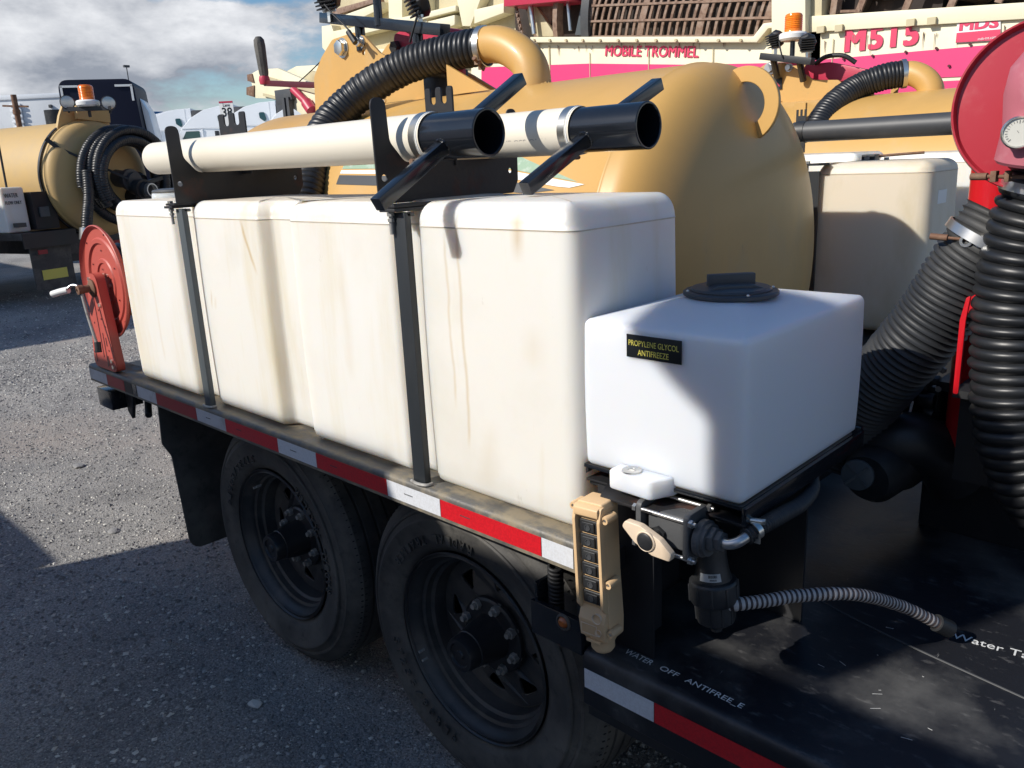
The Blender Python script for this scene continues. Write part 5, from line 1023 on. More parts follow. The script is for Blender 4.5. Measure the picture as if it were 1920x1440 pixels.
beacon((-1.185, 3.4, 2.012), 1.0, H2)
worklight((-1.275, 3.39, 2.03), .95, -.35, H2); worklight((-1.095, 3.38, 1.99), .95, .5, H2)
simple_tube('wire', [(-1.25, 3.37, 2.03), (-1.235, 3.36, 1.98), (-1.22, 3.36, 1.93)], .004, 'cable', H2)
bm = B(); prism(bm, rounded([(-1.20, 1.84), (-1.185, 1.90), (-1.05, 1.90), (-.86, 1.845), (-.80, 1.80), (-1.05, 1.795)], .012, 3), 1, 3.56, 3.66); bmobj('arm', bm, 'crimson', H2, bevel=.003)
simple_tube('hydraulic_line', [(-1.12, 3.55, 1.90), (-1.05, 3.52, 1.925), (-.96, 3.52, 1.92), (-.90, 3.54, 1.88)], .012, 'cable', H2)
bm = B(); bx(bm, -1.32, -1.27, 3.466, 3.472, 1.78, 1.84); wq = bmobj('warning_sticker', bm, 'label_black', H2)
bm = B(); bar(bm, (-1.31, 3.464, 1.825), (-1.28, 3.464, 1.795), .006, .002, up=(0, 1, 0)); bar(bm, (-1.32, 3.464, 1.72), (-1.27, 3.464, 1.722), .004, .002); bmobj('arrow', bm, 'crimson', wq)
bm = B(); bx(bm, -1.19, -.90, 3.47, 3.473, 1.672, 1.692); bmobj('slot', bm, 'plastic_black', H2)
# ------------------------------------------------------------------ cream and pink trommel screen
TM = thing('trommel_screen', 'cream and pink mobile trommel screening machine across the background', 'machine', (-3, 7, 0))
def tpanel(name, pts, m, y0, y1, par=TM, bev=.004):
    bm = B(); prism(bm, pts, 1, y0, y1); return bmobj(name, bm, m, par, bevel=bev)
PRt = tpanel('side_panel', DATA['panel_right'], 'cream', 6.0, 7.6); PL = tpanel('side_panel', DATA['panel_left'], 'cream', 6.03, 7.6)
tpanel('stripe', DATA['stripe_right'], 'pink', 5.992, 5.999, PRt, 0); tpanel('stripe', DATA['stripe_right_low'], 'pink', 5.992, 5.999, PRt, 0)
tpanel('stripe', DATA['stripe_left'], 'pink', 6.022, 6.029, PL, 0)
tpanel('top_rail', DATA['rail_right'], 'cream', 5.97, 6.06, PRt); tpanel('top_lip', DATA['lip_left'], 'cream', 5.95, 6.10, PL)
tpanel('post', DATA['post'], 'cream', 5.90, 6.25)
tp = tpanel('post', [(-2.299, 2.785), (-2.20, 2.77), (-2.18, 2.14), (-2.263, 2.136)], 'cream_dark', 6.0, 6.3)
bm = B(); prism(bm, [(-2.45, 2.86), (-2.38, 2.86), (-2.40, 2.70), (-2.43, 2.70)], 1, 5.896, 5.899); bmobj('rust_streak', bm, 'rust_bar', TM)
def slope(a, b): return math.atan2(b[1]-a[1], b[0]-a[0])
a, b, c = DATA['text_mobile']; 
bold_text('lettering', 'MOBILE TROMMEL', (a[0], 6.020, a[1]), math.dist(a, b), .100, 'pink_text', PL, slope(a, b), .003, .002, 3)
a, b, c = DATA['text_m515']
bold_text('lettering', 'M515', (a[0], 5.990, a[1]), math.dist(a, b), .168, 'pink_text', PRt, slope(a, b), .012, .006, 5, 1.16)
mp = tpanel('sign_plate', DATA['mds_plate'], 'label_white', 5.985, 5.998, PRt, 0); tpanel('sign_stripe', DATA['mds_red'], 'pink_text', 5.981, 5.984, PRt, 0)
a, b, c = DATA['text_mds']; bold_text('lettering', 'MDS', (a[0], 5.983, a[1]), math.dist(a, b), .078, 'pink_text', PRt, slope(a, b), .006, .003)
wall_text('lettering', 'mds-int.com', (-1.0, 5.979, 2.155), .12, .018, 'label_white', PRt, ext=.001)
bm = B()
for x in (-1.98, -1.75, -1.5, -1.28, -1.05): cyl(bm, (x, 5.99, 2.135), (x, 5.975, 2.135), .010, n=8); cyl(bm, (x+.1, 5.99, 2.0), (x+.1, 5.975, 2.0), .010, n=8)
bmobj('rivets', bm, 'maroon', PRt)['kind'] = 'stuff'
bm = B(); sl_ = slope(DATA['lip_left'][0], DATA['lip_left'][1])
for k in range(12): x = -5.3+k*.22; z = 2.70+(x+5.363)*math.tan(sl_); cyl(bm, (x, 5.95, z-.01), (x, 5.93, z-.01), .014, n=8)
bmobj('lip_bolts', bm, 'cream_dark', PL)['kind'] = 'stuff'
bm = B(); bx(bm, -5.17, -5.155, 6.018, 6.022, 1.5, 2.62); bx(bm, -5.33, -5.30, 6.0, 6.03, 2.0, 2.66); bmobj('panel_seam', bm, 'cream_dark', PL)
for x in (-2.2, -2.05, -1.5, -1.35): bm = B(); bx(bm, x, x+.06, 5.94, 5.975, 2.36-.06*(x+2.3), 2.41-.06*(x+2.3)); bmobj('hinge', bm, 'cream_dark', PRt)
rr = random.Random(21)
for k in range(16):
    x = rr.uniform(-2.2, -.4); z = 2.32-.065*(x+2.3)+rr.uniform(-.02, .02); l = rr.uniform(.03, .12); w = rr.uniform(.003, .010); bm = B(); prism(bm, [(x, z), (x+w, z), (x+w*.6, z-l), (x+w*.4, z-l)], 1, 5.9875, 5.9885 if True else 0); bmobj('rust_run', bm, 'rust_bar', PRt, smooth=False)
for k in range(14):
    x = rr.uniform(-5.2, -2.8); z = 2.63-.10*(x+5.3)+rr.uniform(-.02, .01); l = rr.uniform(.03, .10); w = rr.uniform(.004, .012); bm = B(); prism(bm, [(x, z), (x+w, z), (x+w*.6, z-l), (x+w*.4, z-l)], 1, 6.0185, 6.0195); bmobj('rust_run', bm, 'rust_bar', PL, smooth=False)
for x in (-2.08, -.62): bm = B(); bx(bm, x, x+.006, 5.986, 5.991, 1.5, 2.3); bmobj('panel_seam', bm, 'cream_dark', PRt)
for x in (-4.62, -3.9, -3.2): bm = B(); bx(bm, x, x+.007, 6.016, 6.021, 1.5, 2.52-.09*(x+5.0)); bmobj('panel_seam', bm, 'cream_dark', PL)
# drum with rusty mesh
tl = slope(DATA['drum_px'][0], DATA['drum_px'][1]); DR = thing('trommel_drum', 'rusty mesh drum on top of the cream machine', 'drum', (-3.7, 7.2, 2.6), group=None)
dax = Vector((math.cos(tl), 0, math.sin(tl))); dc0 = Vector((-3.66, 7.05, 2.78)); rad = .92
def dpt(u, a, r=rad): return dc0+dax*u+(Vector((0, -1, 0))*math.cos(a)+dax.cross(Vector((0, -1, 0)))*(-1)*math.sin(a))*r
skew = .22
U0, U1 = -1.02, 1.06
for k in range(26):
    u = U0+(U1-U0)*k/25; bm = B(); A = np.linspace(-.9, 1.3, 22); wdt = .026 if k % 8 else .07
    for a0, a1 in zip(A, A[1:]): bar(bm, dpt(u+skew*a0, a0), dpt(u+skew*a1, a1), .018, wdt, up=dax)
    bmobj('mesh_hoop', bm, 'rust_bar', DR, smooth=False)
for k in range(15):
    a = -.9+2.2*k/14; bm = B(); bar(bm, dpt(U0+skew*a, a, rad+.006), dpt(U1+skew*a, a, rad+.006), .026, .020); bmobj('mesh_rod', bm, 'rust_bar', DR, smooth=False)
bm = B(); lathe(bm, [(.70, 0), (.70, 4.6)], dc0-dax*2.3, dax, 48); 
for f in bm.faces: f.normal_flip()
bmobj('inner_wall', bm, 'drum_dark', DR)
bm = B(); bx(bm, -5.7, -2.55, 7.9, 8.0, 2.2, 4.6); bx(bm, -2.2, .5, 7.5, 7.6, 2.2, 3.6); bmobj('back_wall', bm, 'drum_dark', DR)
for u, w in ((-1.12, .10), (1.16, .06), (1.52, .05), (-1.5, .06)):
    bm = B(); lathe(bm, [(rad-.05, 0), (rad+.05, 0), (rad+.05, w), (rad-.05, w)], dc0+dax*(u-.0), dax, 64); bmobj('drum_ring', bm, 'dark_grey' if w > .07 else 'rust_bar', DR)
for k in range(9):
    a = -.9+2.2*k/8; bm = B(); bar(bm, dpt(1.2, a), dpt(1.75, a), .02, .02); bmobj('mesh_rod', bm, 'rust_bar', DR, smooth=False)
tpanel('grey_arm', DATA['arm_grey'], 'grey_paint', 6.18, 6.26, DR); tpanel('link_arm', rounded(DATA['link_arm'], .03, 3), 'cream_dark', 6.22, 6.28, DR)
bm = B()
for k in range(12): z = 3.12-.034*k; x = -5.70+.008*k; lathe(bm, [(.008, -.008), (.022, -.008), (.022, .008), (.008, .008)], (x, 6.1, z), (0, 1, 0) if k % 2 else (1, 0, 0), 10)
bmobj('chain', bm, 'rust_bar', DR)['kind'] = 'stuff'
bm = B(); cyl(bm, (-5.55, 6.15, 3.3), (-5.48, 6.15, 2.78), .028, n=12); bmobj('hydraulic_ram', bm, 'steel', DR)
bm = B(); cyl(bm, (-5.02, 6.15, 3.3), (-4.97, 6.15, 2.75), .02, n=10); bmobj('hydraulic_ram', bm, 'steel', DR)
bm = B(); lathe(bm, [(.40, 0), (.62, 0), (.62, .1), (.40, .1)], (-5.0, 6.5, 2.85), (.3, -1, 0), 48); bmobj('drive_wheel', bm, 'rust_bar', DR)
# rollers and clutter to the right of the post
for x, z, r1, m in ((-2.05, 2.62, .12, 'drum_dark'), (-1.80, 2.72, .14, 'grey_paint'), (-1.45, 2.70, .13, 'rust_bar'), (-1.1, 2.66, .15, 'drum_dark'), (-.75, 2.66, .13, 'rust_bar'), (-.4, 2.6, .12, 'rust_bar')):
    bm = B(); cyl(bm, (x, 6.25, z), (x+.10, 7.3, z), r1, n=22); bmobj('roller', bm, m, DR)
for x in (-2.0, -1.62, -1.28, -.95): bm = B(); bar(bm, (x, 6.2, 2.42), (x+.12, 6.2, 2.75), .03, .05); bmobj('roller_bracket', bm, 'rust_bar', DR)
# folded hopper at the left end of the machine
HP = thing('feed_hopper', 'cream ribbed hopper wall at the left end of the trommel machine', 'hopper', (-8, 6.8, 2.4))
tpanel('wall', DATA['hopper'], 'cream_dark', 6.55, 6.65, HP)
for pts in DATA['hopper_ribs']: tpanel('rib', pts, 'cream', 6.36, 6.549, HP)
for pts in DATA['hopper_gussets']: tpanel('gusset', pts, 'cream', 6.40, 6.548, HP)
tpanel('rusty_edge', DATA['rust_top'], 'rust_bar', 6.35, 6.5, HP); tpanel('red_cover', DATA['red_top'], 'crimson', 6.0, 6.5, TM)
# folded conveyor arm sticking out against the sky
CV = thing('conveyor_arm', 'cream folded conveyor arm with rusty end sticking out over the white trucks', 'conveyor', (-10, 6.2, 2.4))
tpanel('side_plate', DATA['conveyor'], 'cream', 6.0, 6.06, CV); tpanel('side_plate', [(x+.25, z+.04) for x, z in DATA['conveyor']], 'cream', 6.5, 6.56, CV); tpanel('support', DATA['conv_back'], 'cream_dark', 6.3, 6.36, CV)
for pts in DATA['conv_rust']: tpanel('rusty_end', pts, 'rust_steel', 5.98, 6.5, CV)
tpanel('bracket', DATA['conv_black'], 'dark_grey', 5.93, 5.99, CV)
bm = B(); a, b = DATA['conv_cyl']; cyl(bm, (a[0], 5.93, a[1]), (b[0], 5.93, b[1]), .055, n=18); cyl(bm, (b[0], 5.93, b[1]), (b[0]+.12, 5.93, b[1]-.12), .08, n=16); bmobj('ram', bm, 'crimson', CV)
bm = B(); bar(bm, (-10.95, 5.97, 2.86), (-9.3, 5.97, 2.47), .02, .05); bar(bm, (-10.95, 5.97, 2.60), (-10.2, 5.97, 2.44), .02, .04); bmobj('flange', bm, 'cream_dark', CV)
for x in (-10.34, -10.22): bm = B(); bx(bm, x, x+.07, 5.9, 5.97, 2.18, 2.5); bmobj('hook', bm, 'dark_grey', CV)
simple_tube('tie_rope', [(-9.95, 5.95, 2.67), (-9.6, 5.95, 2.79), (-9.25, 5.95, 2.92)], .008, 'cable', CV, .1)
# ------------------------------------------------------------------ third vacuum rig, at the left
D3 = DATA['t3']; c3 = Vector(D3['c']); view = (c3-co.location); view.z = 0; view.normalize()
V3 = thing('vacuum_rig', 'ochre vacuum tank trailer with coiled black hoses parked at the left', 'trailer', (c3.x, c3.y, 0))
axd = Matrix.Rotation(R(38), 3, 'Z') @ view; axd.normalize(); sd3 = Vector((axd.y, -axd.x, 0))     # away from us; sd3 points to the right in view
up = Vector((0, 0, 1)); r3 = .72; c3.z = 1.47
hd_ = c3+axd*.22
bm = B(); pr = [(0, -.24)]+[(r3*math.sin(PI/2*k/16)**.95, -.24*math.cos(PI/2*k/16)**.85) for k in range(1, 16)]+[(r3, 0), (r3+.012, .01), (r3+.012, .04), (r3, .05), (r3, 2.6)]+[(r3*math.cos(PI/2*k/10), 2.6+.24*math.sin(PI/2*k/10)) for k in range(1, 11)]
pr[-1] = (0, 2.84); lathe(bm, pr, hd_, axd, 96); bmesh.ops.recalc_face_normals(bm, faces=bm.faces); bmobj('tank_shell', bm, 'ochre_dusty', V3, ang=50)
def l3(u, v, w): return hd_+sd3*u-axd*v+up*w        # u right, v toward us, w up
bm = B(); lathe(bm, [(r3+.012, 0), (r3+.03, .0), (r3+.03, .035), (r3+.012, .035)], l3(0, .0, 0)+axd*.07, axd, 80); bmobj('door_ring', bm, 'plastic_black', V3)
def loop3(r0, v, cu, cw, a0, a1, name='coiled_hose'):
    pts = [l3(cu+r0*math.cos(a), v+.05*math.sin(a*.5), cw+r0*math.sin(a)) for a in np.linspace(a0, a1, 24)]
    return hose(name, pts, .062, .007, .03, 'rubber_hose', V3, 18, 'round')
loop3(.52, .36, .12, .02, -.6, 3.9); loop3(.60, .44, .22, -.02, -.4, 3.7); loop3(.47, .28, .20, .04, 0, 4.3); loop3(.66, .30, .16, -.06, -.2, 3.2); loop3(.56, .24, .14, .0, -1.2, 4.4); loop3(.43, .40, .16, .02, -.9, 4.0); loop3(.50, .48, .16, -.04, -1.0, 3.6)
hose('hose_tail', [l3(-.45, .42, .1), l3(-.52, .46, -.2), l3(-.60, .48, -.42), l3(-.64, .48, -.58)], .065, .006, .03, 'rubber_hose', V3, 18, 'round')
bm = B(); cyl(bm, l3(-.64, .48, -.58), l3(-.67, .48, -.72), .085, n=20); bmobj('coupling', bm, 'steel', V3)
for (u, w, r1, v0, v1, m, nm) in ((.10, .0, .11, .2, .55, 'dark_grey', 'outlet_valve'), (.13, -.12, .10, .5, .72, 'plastic_black', 'outlet_pipe'), (.30, -.25, .12, .2, .5, 'black_steel', 'outlet_valve'), (.42, .0, .08, .15, .3, 'black_steel', 'gate_valve'), (.5, -.12, .09, .15, .3, 'ochre_dusty', 'gate_valve')):
    bm = B(); cyl(bm, l3(u, v0, w), l3(u+.02, v1, w-.05), r1, n=20); cyl(bm, l3(u, v1-.1, w-.03), l3(u, v1-.04, w-.035), r1*1.25, n=20); bmobj(nm, bm, m, V3)
bm = B(); lathe(bm, [(.07, 0), (.085, 0), (.085, .06), (.07, .06)], l3(.15, .80, -.17), axd, 24); bmobj('coupling', bm, 'steel', V3)
bm = B(); bar(bm, l3(.32, .5, -.08), l3(.62, .48, -.02), .05, .05); bmobj('valve_lever', bm, 'plastic_black', V3)
bm = B(); bar(bm, l3(-.58, .05, .42), l3(.02, .55, -.02), .03, .03); bar(bm, l3(-.62, .0, .50), l3(-.50, .1, .34), .06, .05); bmobj('latch_rod', bm, 'black_steel', V3)
for u in (-.24, .16):
    bm = B(); M3 = Matrix((sd3, axd, up)).transposed().to_4x4(); M3.translation = l3(u, -.08, r3-.12); pts = [(-.17, 0), (.24, 0), (.16, .22), (.06, .30), (-.03, .30), (-.10, .18)]
    prism(bm, pts, 1, -.02, .02); bmesh.ops.transform(bm, matrix=M3, verts=bm.verts); bmobj('hoist_plate', bm, 'ochre_dusty', V3, bevel=.004)
bm = B(); bar(bm, l3(-.15, .0, .82), l3(.32, .0, .78), .05, .16); bmobj('hoist_cross', bm, 'ochre_dusty', V3)
bm = B(); cyl(bm, l3(.05, .02, .92), l3(.12, -.1, .92), .09, n=8); bmobj('winch', bm, 'crimson', V3)
a, b = Vector(D3['barl']), Vector(D3['barr']); bm = B(); bar(bm, a, b, .05, .05); bmobj('light_bar', bm, 'black_steel', V3)
beacon(Vector(D3['beacon'])-Vector((0, 0, .10)), 1.9, V3)
bm = B(); p = Vector(D3['beacon']); cyl(bm, p-Vector((0, 0, .22)), p-Vector((0, 0, .1)), .02, n=8); bmobj('beacon_post', bm, 'black_steel', V3)
for q in ('l1', 'l2'):
    bm = B(); p = Vector(D3[q]); lathe(bm, [(0, -.03), (.06, -.02), (.085, .02), (.085, .04), (.075, .045)], p, -view, 28); wl = bmobj('work_light', bm, 'plastic_black', V3)
    bm = B(); lathe(bm, [(.075, .042), (0, .05)], p, -view, 28); bmobj('lens', bm, 'lens', wl); bm = B(); cyl(bm, p, p-Vector((0, 0, .12)), .015, n=8); bmobj('bracket', bm, 'black_steel', wl)
# its deck, side tank, wheels, flap
def b3(bm, u0, u1, v0, v1, z0, z1):
    M3 = Matrix((sd3, -axd, up)).transposed().to_4x4(); v = bx(bm, u0, u1, v0, v1, z0, z1); o3 = Vector((hd_.x, hd_.y, 0)); M3.translation = o3; bmesh.ops.transform(bm, matrix=M3, verts=v)
bm = B(); b3(bm, -1.25, -.55, -3.2, .12, .80, .88); b3(bm, -.55, 1.2, -3.2, -.1, .55, .8); bmobj('deck', bm, 'deck_black', V3)
bm = B(); b3(bm, -1.25, -.55, .12, .14, .70, .88); bmobj('deck_face', bm, 'black_steel', V3)
bm = B(); b3(bm, -1.24, -.95, -.9, -.12, .885, 1.42); stk_ = bmobj('side_tank', bm, 'white_poly', V3, bevel=.03, seg=3)
M3 = Matrix((sd3, -axd, up)).transposed().to_4x4(); 
def txt3(s, u, v, z, w, h, m): 
    Mx = Matrix((sd3, up, -axd)).transposed().to_4x4(); Mx.translation = Vector((hd_.x, hd_.y, 0))+sd3*u-axd*v+up*z
    return text('side_lettering', s, .05, m, Mx, V3, width=w, height=h, ext=.002)
txt3('FLOW ONLY', -1.21, -.115, 1.22, .20, .04, 'dark_grey'); txt3('WATER', -1.21, -.115, 1.30, .17, .05, 'dark_grey')
bm = B(); b3(bm, -1.18, -1.08, -.1, .0, .95, 1.0); bmobj('control_box', bm, 'dark_grey', V3)
bm = B(); b3(bm, -.92, -.62, -.3, -.05, .90, 1.35); bmobj('machinery', bm, 'black_steel', V3)
bm = B(); b3(bm, -.86, -.74, -.04, -.02, 1.05, 1.17); bmobj('switch_plate', bm, 'grey_paint', V3)
bm = B(); b3(bm, -1.15, -.62, .05, .07, .18, .70); mf = bmobj('mud_flap', bm, 'rubber', V3)
bm = B(); b3(bm, -1.05, -.72, .072, .078, .30, .42); bmobj('flap_print', bm, 'label_yellow', mf)
bm = B(); b3(bm, -1.1, -.98, .141, .15, .62, .67); b3(bm, .1, .5, -.09, -.08, .60, .66); bmobj('tail_lamp', bm, 'tape_red_shade', V3)
bm = B(); b3(bm, -.55, .55, -.12, -.10, .46, .56); bmobj('bumper', bm, 'black_steel', V3)
bm = B(); b3(bm, -.2, .1, -.095, -.09, .48, .53); bmobj('reflective_tape', bm, 'tape_red_shade', V3); bm = B(); b3(bm, .1, .25, -.095, -.09, .48, .53); bmobj('reflective_tape', bm, 'tape_white_shade', V3)
for v in (-1.0, -1.9):
    wq = copy_tree(wh, V3); p = Vector((hd_.x, hd_.y, 0))+sd3*-1.25-axd*v+up*.40
    wq.location = p-V3.location; wq.rotation_euler = (0, 0, math.atan2(-sd3.x, sd3.y)+PI); wq.scale = (1.05,)*3
bm = B(); cyl(bm, l3(-1.05, -.3, -.62), l3(-1.02, -.3, .95), .013, n=8); tag(bmobj('whip_aerial', bm, 'black_steel'), 'thin black whip pole standing on the left trailer deck', 'pole')
YF = thing('ochre_tank', 'edge of another ochre tank behind the rig at the left edge', 'tank', DATA['yellow_far'][0])
a = Vector(DATA['yellow_far'][0]); b = Vector(DATA['yellow_far'][1]); z1 = a.z; bm = B(); d = (b-a); d.z = 0
cyl(bm, Vector((a.x, a.y, z1-.6))-d*1.6, Vector((b.x, b.y, z1-.6))+d*.6, .6, n=48); bmobj('shell', bm, 'ochre_dusty', YF)
for f, h, r1, m, nm in ((.45, .62, .045, 'rust_steel', 'jack_post'), (1.30, .34, .17, 'plastic_black', 'drum')):
    p = Vector((a.x, a.y, z1-.05))+d*f; bm = B(); cyl(bm, p, p+up*h, r1, n=20)
    if nm == 'jack_post': bar(bm, p+up*.45-d*.28, p+up*.42+d*.28, .03, .03); lathe(bm, [(.06, 0), (.06, .08)], p+up*.3, (0, 0, 1), 16)
    bmobj(nm, bm, m, YF)
bm = B(); p = Vector((a.x, a.y, 1.4))-d*.12; bar(bm, p, p+up*1.55, .05, .09); tag(bmobj('stake', bm, 'black_steel', None), 'dark upright stake in front of the white box trailer, left edge', 'post')
# ------------------------------------------------------------------ parked trucks in the distance
def yaw(v): return math.atan2(v.y, v.x)
# navy sleeper cab
p0, p1 = Vector(DATA['blue'][0]), Vector(DATA['blue'][1]); NV = thing('semi_truck', 'dark navy truck cab with rounded roof, seen from behind left of the white trucks', 'truck', (p0.x, p0.y, 0))
vw = ((p0+p1)/2-co.location); vw.z = 0; vw.normalize(); rt = Vector((vw.y, -vw.x, 0)); c0 = (p0+p1)/2; zt = p0.z+.12
bm = B(); ou = rounded([(-1.16, .5), (1.22, .5), (1.02, zt), (-1.04, zt)], [.05, .05, .28, .28], 6); prism(bm, ou, 1, -.1, 2.2)
for v in bm.verts:
    if v.co.y < 0: v.co.x *= .985
Mn = Matrix((rt, vw, up)).transposed().to_4x4(); Mn.translation = Vector((c0.x, c0.y, 0)); rot = Mn @ Matrix.Rotation(-.18, 4, 'Z'); bmesh.ops.transform(bm, matrix=rot, verts=bm.verts); bmobj('cab', bm, 'truck_navy', NV, bevel=.05, seg=3)
for sx in (-1, 1):
    bm = B(); bx(bm, sx*.95-.03, sx*.95+.03 if False else sx*.95+.03, -.13, -.11, zt-.62, zt-.18); bx(bm, min(sx*.98, sx*.50), max(sx*.98, sx*.50), -.13, -.11, zt-.22, zt-.16); bmesh.ops.transform(bm, matrix=rot, verts=bm.verts); bmobj('corner_mark', bm, 'label_white', NV)
bm = B(); prism(bm, [(1.22, 1.2), (1.5, 1.2), (1.24, zt-.9), (1.04, zt-.5)], 1, .5, 2.0); bmesh.ops.transform(bm, matrix=rot, verts=bm.verts); bmobj('side_fairing', bm, 'truck_white', NV, bevel=.03)
bm = B(); bx(bm, 1.55, 1.75, 1.2, 1.4, 1.75, 2.45); cyl(bm, (1.3, 1.3, 1.9), (1.6, 1.3, 1.85), .04, n=8); bmesh.ops.transform(bm, matrix=rot, verts=bm.verts); bmobj('mirror', bm, 'truck_glass', NV, bevel=.03)
bm = B(); bx(bm, -1.2, 1.2, .2, 4.2, .55, .95); bmesh.ops.transform(bm, matrix=rot, verts=bm.verts); bmobj('chassis', bm, 'black_steel', NV)
for u in (-1.0, 1.0):
    for v in (.6, 1.8): bm = B(); cyl(bm, (u-.15, v, .5), (u+.15, v, .5), .5, n=28); bmesh.ops.transform(bm, matrix=rot, verts=bm.verts); bmobj('wheel', bm, 'rubber', NV)
# white box trailer behind it
p0, p1 = Vector(DATA['wbox'][0]), Vector(DATA['wbox'][1]); d = (p1-p0); d.z = 0; d.normalize(); q0 = p0-d*2.0; vw = Vector((-d.y, d.x, 0))
if vw.dot(p0-co.location) < 0: vw = -vw
BT = thing('box_trailer', 'white box trailer at the far left edge, front wall toward us', 'trailer', (p0.x, p0.y, 0))
Mb = Matrix((d, vw, up)).transposed().to_4x4(); Mb.translation = Vector((p1.x, p1.y, 0))
def bb(name, m, *a, bev=.02): bm = B(); bx(bm, *a); bmesh.ops.transform(bm, matrix=Mb, verts=bm.verts); return bmobj(name, bm, m, BT, bevel=bev)
bb('box', 'box_white', -4.6, .25, 0, 2.4, 1.1, 4.15, bev=.08); bb('top_rail', 'truck_white', -4.62, .27, -.04, .0, 4.02, 4.16); bb('side_post', 'truck_white', .16, .27, -.05, 0, 1.1, 4.1); bb('corner_vent', 'box_white', -1.75, -1.45, -.06, 0, 3.1, 3.9); bb('chassis', 'black_steel', -4.5, .2, .2, 2.3, .5, 1.1)
for k in range(6): bb('vent_slat', 'truck_white', -1.78, -1.42, -.10, -.06, 2.95+.17*k, 3.03+.17*k, bev=.01)
for u in (-4, -.4): bm = B(); cyl(bm, (u-.25, 1.2, .5), (u+.25, 1.2, .5), .5, n=24); bmesh.ops.transform(bm, matrix=Mb, verts=bm.verts); bmobj('wheel', bm, 'rubber', BT)
bb('lamp_bracket', 'dark_grey', -.55, -.45, -.08, 0, 3.72, 3.82)
# white aerodynamic tractors
def semi(label, pos, ang, group='white trucks parked in a row'):
    t = thing('semi_truck', label, 'truck', (0, 0, 0), group=group)
    # local: x forward (nose), y left, z up; side profile in x-z
    prof = rounded([(-1.35, 1.0), (3.2, .55), (3.45, .9), (3.35, 1.45), (3.0, 1.75), (1.55, 2.02), (1.05, 2.75), (.45, 3.35), (-.25, 3.74), (-1.1, 3.93), (-1.95, 3.98), (-1.95, 1.0)], [.05, .1, .15, .2, .3, .3, .5, .5, .6, .3, .04, .03], 5)
    bm = B(); prism(bm, prof, 1, -1.2, 1.2)
    for v in bm.verts:
        f = max(0, (v.co.z-2.2))/1.8; v.co.y *= 1-.14*f*f-(.16 if v.co.x > 1.6 else 0)
    cab = bmobj('cab', bm, 'truck_white', t, bevel=.09, seg=3, ang=40)
    def bits(name, m, pts, par, th=.012, off=0):
        for s in (-1, 1):
            bm = B(); prism(bm, pts, 1, s*1.195-th+off*s, s*1.195+th+off*s)
            for v in bm.verts:
                f = max(0, (v.co.z-2.2))/1.8; v.co.y *= 1-.14*f*f
            bmobj(name, bm, m, par)
    bits('side_window', 'truck_glass', rounded([(.05, 1.95), (1.0, 1.95), (1.0, 2.25), (.78, 2.62), (.05, 2.62)], .05, 3), cab)
    bits('window_frame', 'truck_white', rounded([(-.14, 1.2), (-.05, 1.2), (-.05, 2.72), (-.14, 2.72)], .02, 2), cab, .03)
    bits('sleeper_window', 'truck_glass', rounded([(-1.02, 3.42), (-1.32, 3.42), (-1.40, 3.05), (-1.30, 2.92), (-1.05, 3.12)], .08, 3), cab)
    bits('body_line', 'box_white', [(-1.9, 2.76), (1.0, 2.76), (1.0, 2.79), (-1.9, 2.79)], cab, .016)
    bits('side_hatch', 'box_white', rounded([(-1.65, 2.05), (-1.15, 2.05), (-1.15, 2.55), (-1.65, 2.55)], .06, 3), cab, .014)
    bits('fairing_edge', 'box_white', [(-1.62, 1.0), (-1.58, 1.0), (-1.58, 3.93), (-1.62, 3.93)], cab, .02)
    bm = B(); prism(bm, [(1.58, 2.06), (1.10, 2.77), (.95, 2.77), (1.4, 2.06)], 1, -1.02, 1.02); bmobj('windshield', bm, 'truck_glass', cab)
    for s in (-1, 1): bm = B(); bx(bm, 1.15, 1.35, s*1.4-.12, s*1.4+.12, 1.9, 2.55); bx(bm, 1.2, 1.28, s*1.3-.15, s*1.3+.15, 2.0, 2.05); bmobj('mirror', bm, 'plastic_black', cab, bevel=.03)
    bm = B(); bx(bm, -6.2, -1.0, -.45, .45, .75, 1.0); bmobj('chassis', bm, 'black_steel', t)
    bm = B(); bx(bm, -2.9, -2.0, -1.15, 1.15, 1.2, 3.85); bmobj('trailer_front', bm, 'dark_grey', t, bevel=.04)
    for x in (2.3, -3.9, -5.2):
        for s in (-1, 1): bm = B(); lathe(bm, [(0, -.02), (.22, .0), (.28, -.03), (.30, .02), (.48, .0), (.52, .04), (.52, .28), (0, .28)], (x, s*1.18, .52), (0, -s, 0), 32); bmobj('wheel', bm, 'rubber', t)
    t.location = (pos[0], pos[1], 0); t.rotation_euler = (0, 0, ang); return t
labs = ['white truck cab leftmost of the white row, beside the navy cab', 'white truck cab right behind the lane number sign', 'white truck cab third of the row, directly right of the lane sign', 'white truck cab last of the row, under the cream conveyor arm']
first = None
def place_semi(tr, q, tl=0.):
    q = Vector(q); dv = q-co.location; dv.z = 0; dv.normalize(); rt_ = Vector((dv.y, -dv.x, 0)); nose = (-rt_*.97+dv*.20).normalized(); left = Vector((-nose.y, nose.x, 0))
    p = q+nose*1.95-left*1.03; tr.location = (p.x, p.y, q.z-3.98); tr.rotation_euler = (0, 0, yaw(nose))
for i, q in enumerate(DATA['trucks']):
    if first is None: first = tr = semi(labs[0], (0, 0), 0)
    else: tr = copy_tree(first); tr['label'] = labs[i]
    place_semi(tr, q)
ft_ = copy_tree(first); ft_['label'] = 'white truck cab half hidden behind the leftmost of the row'; place_semi(ft_, DATA['truck_back'])
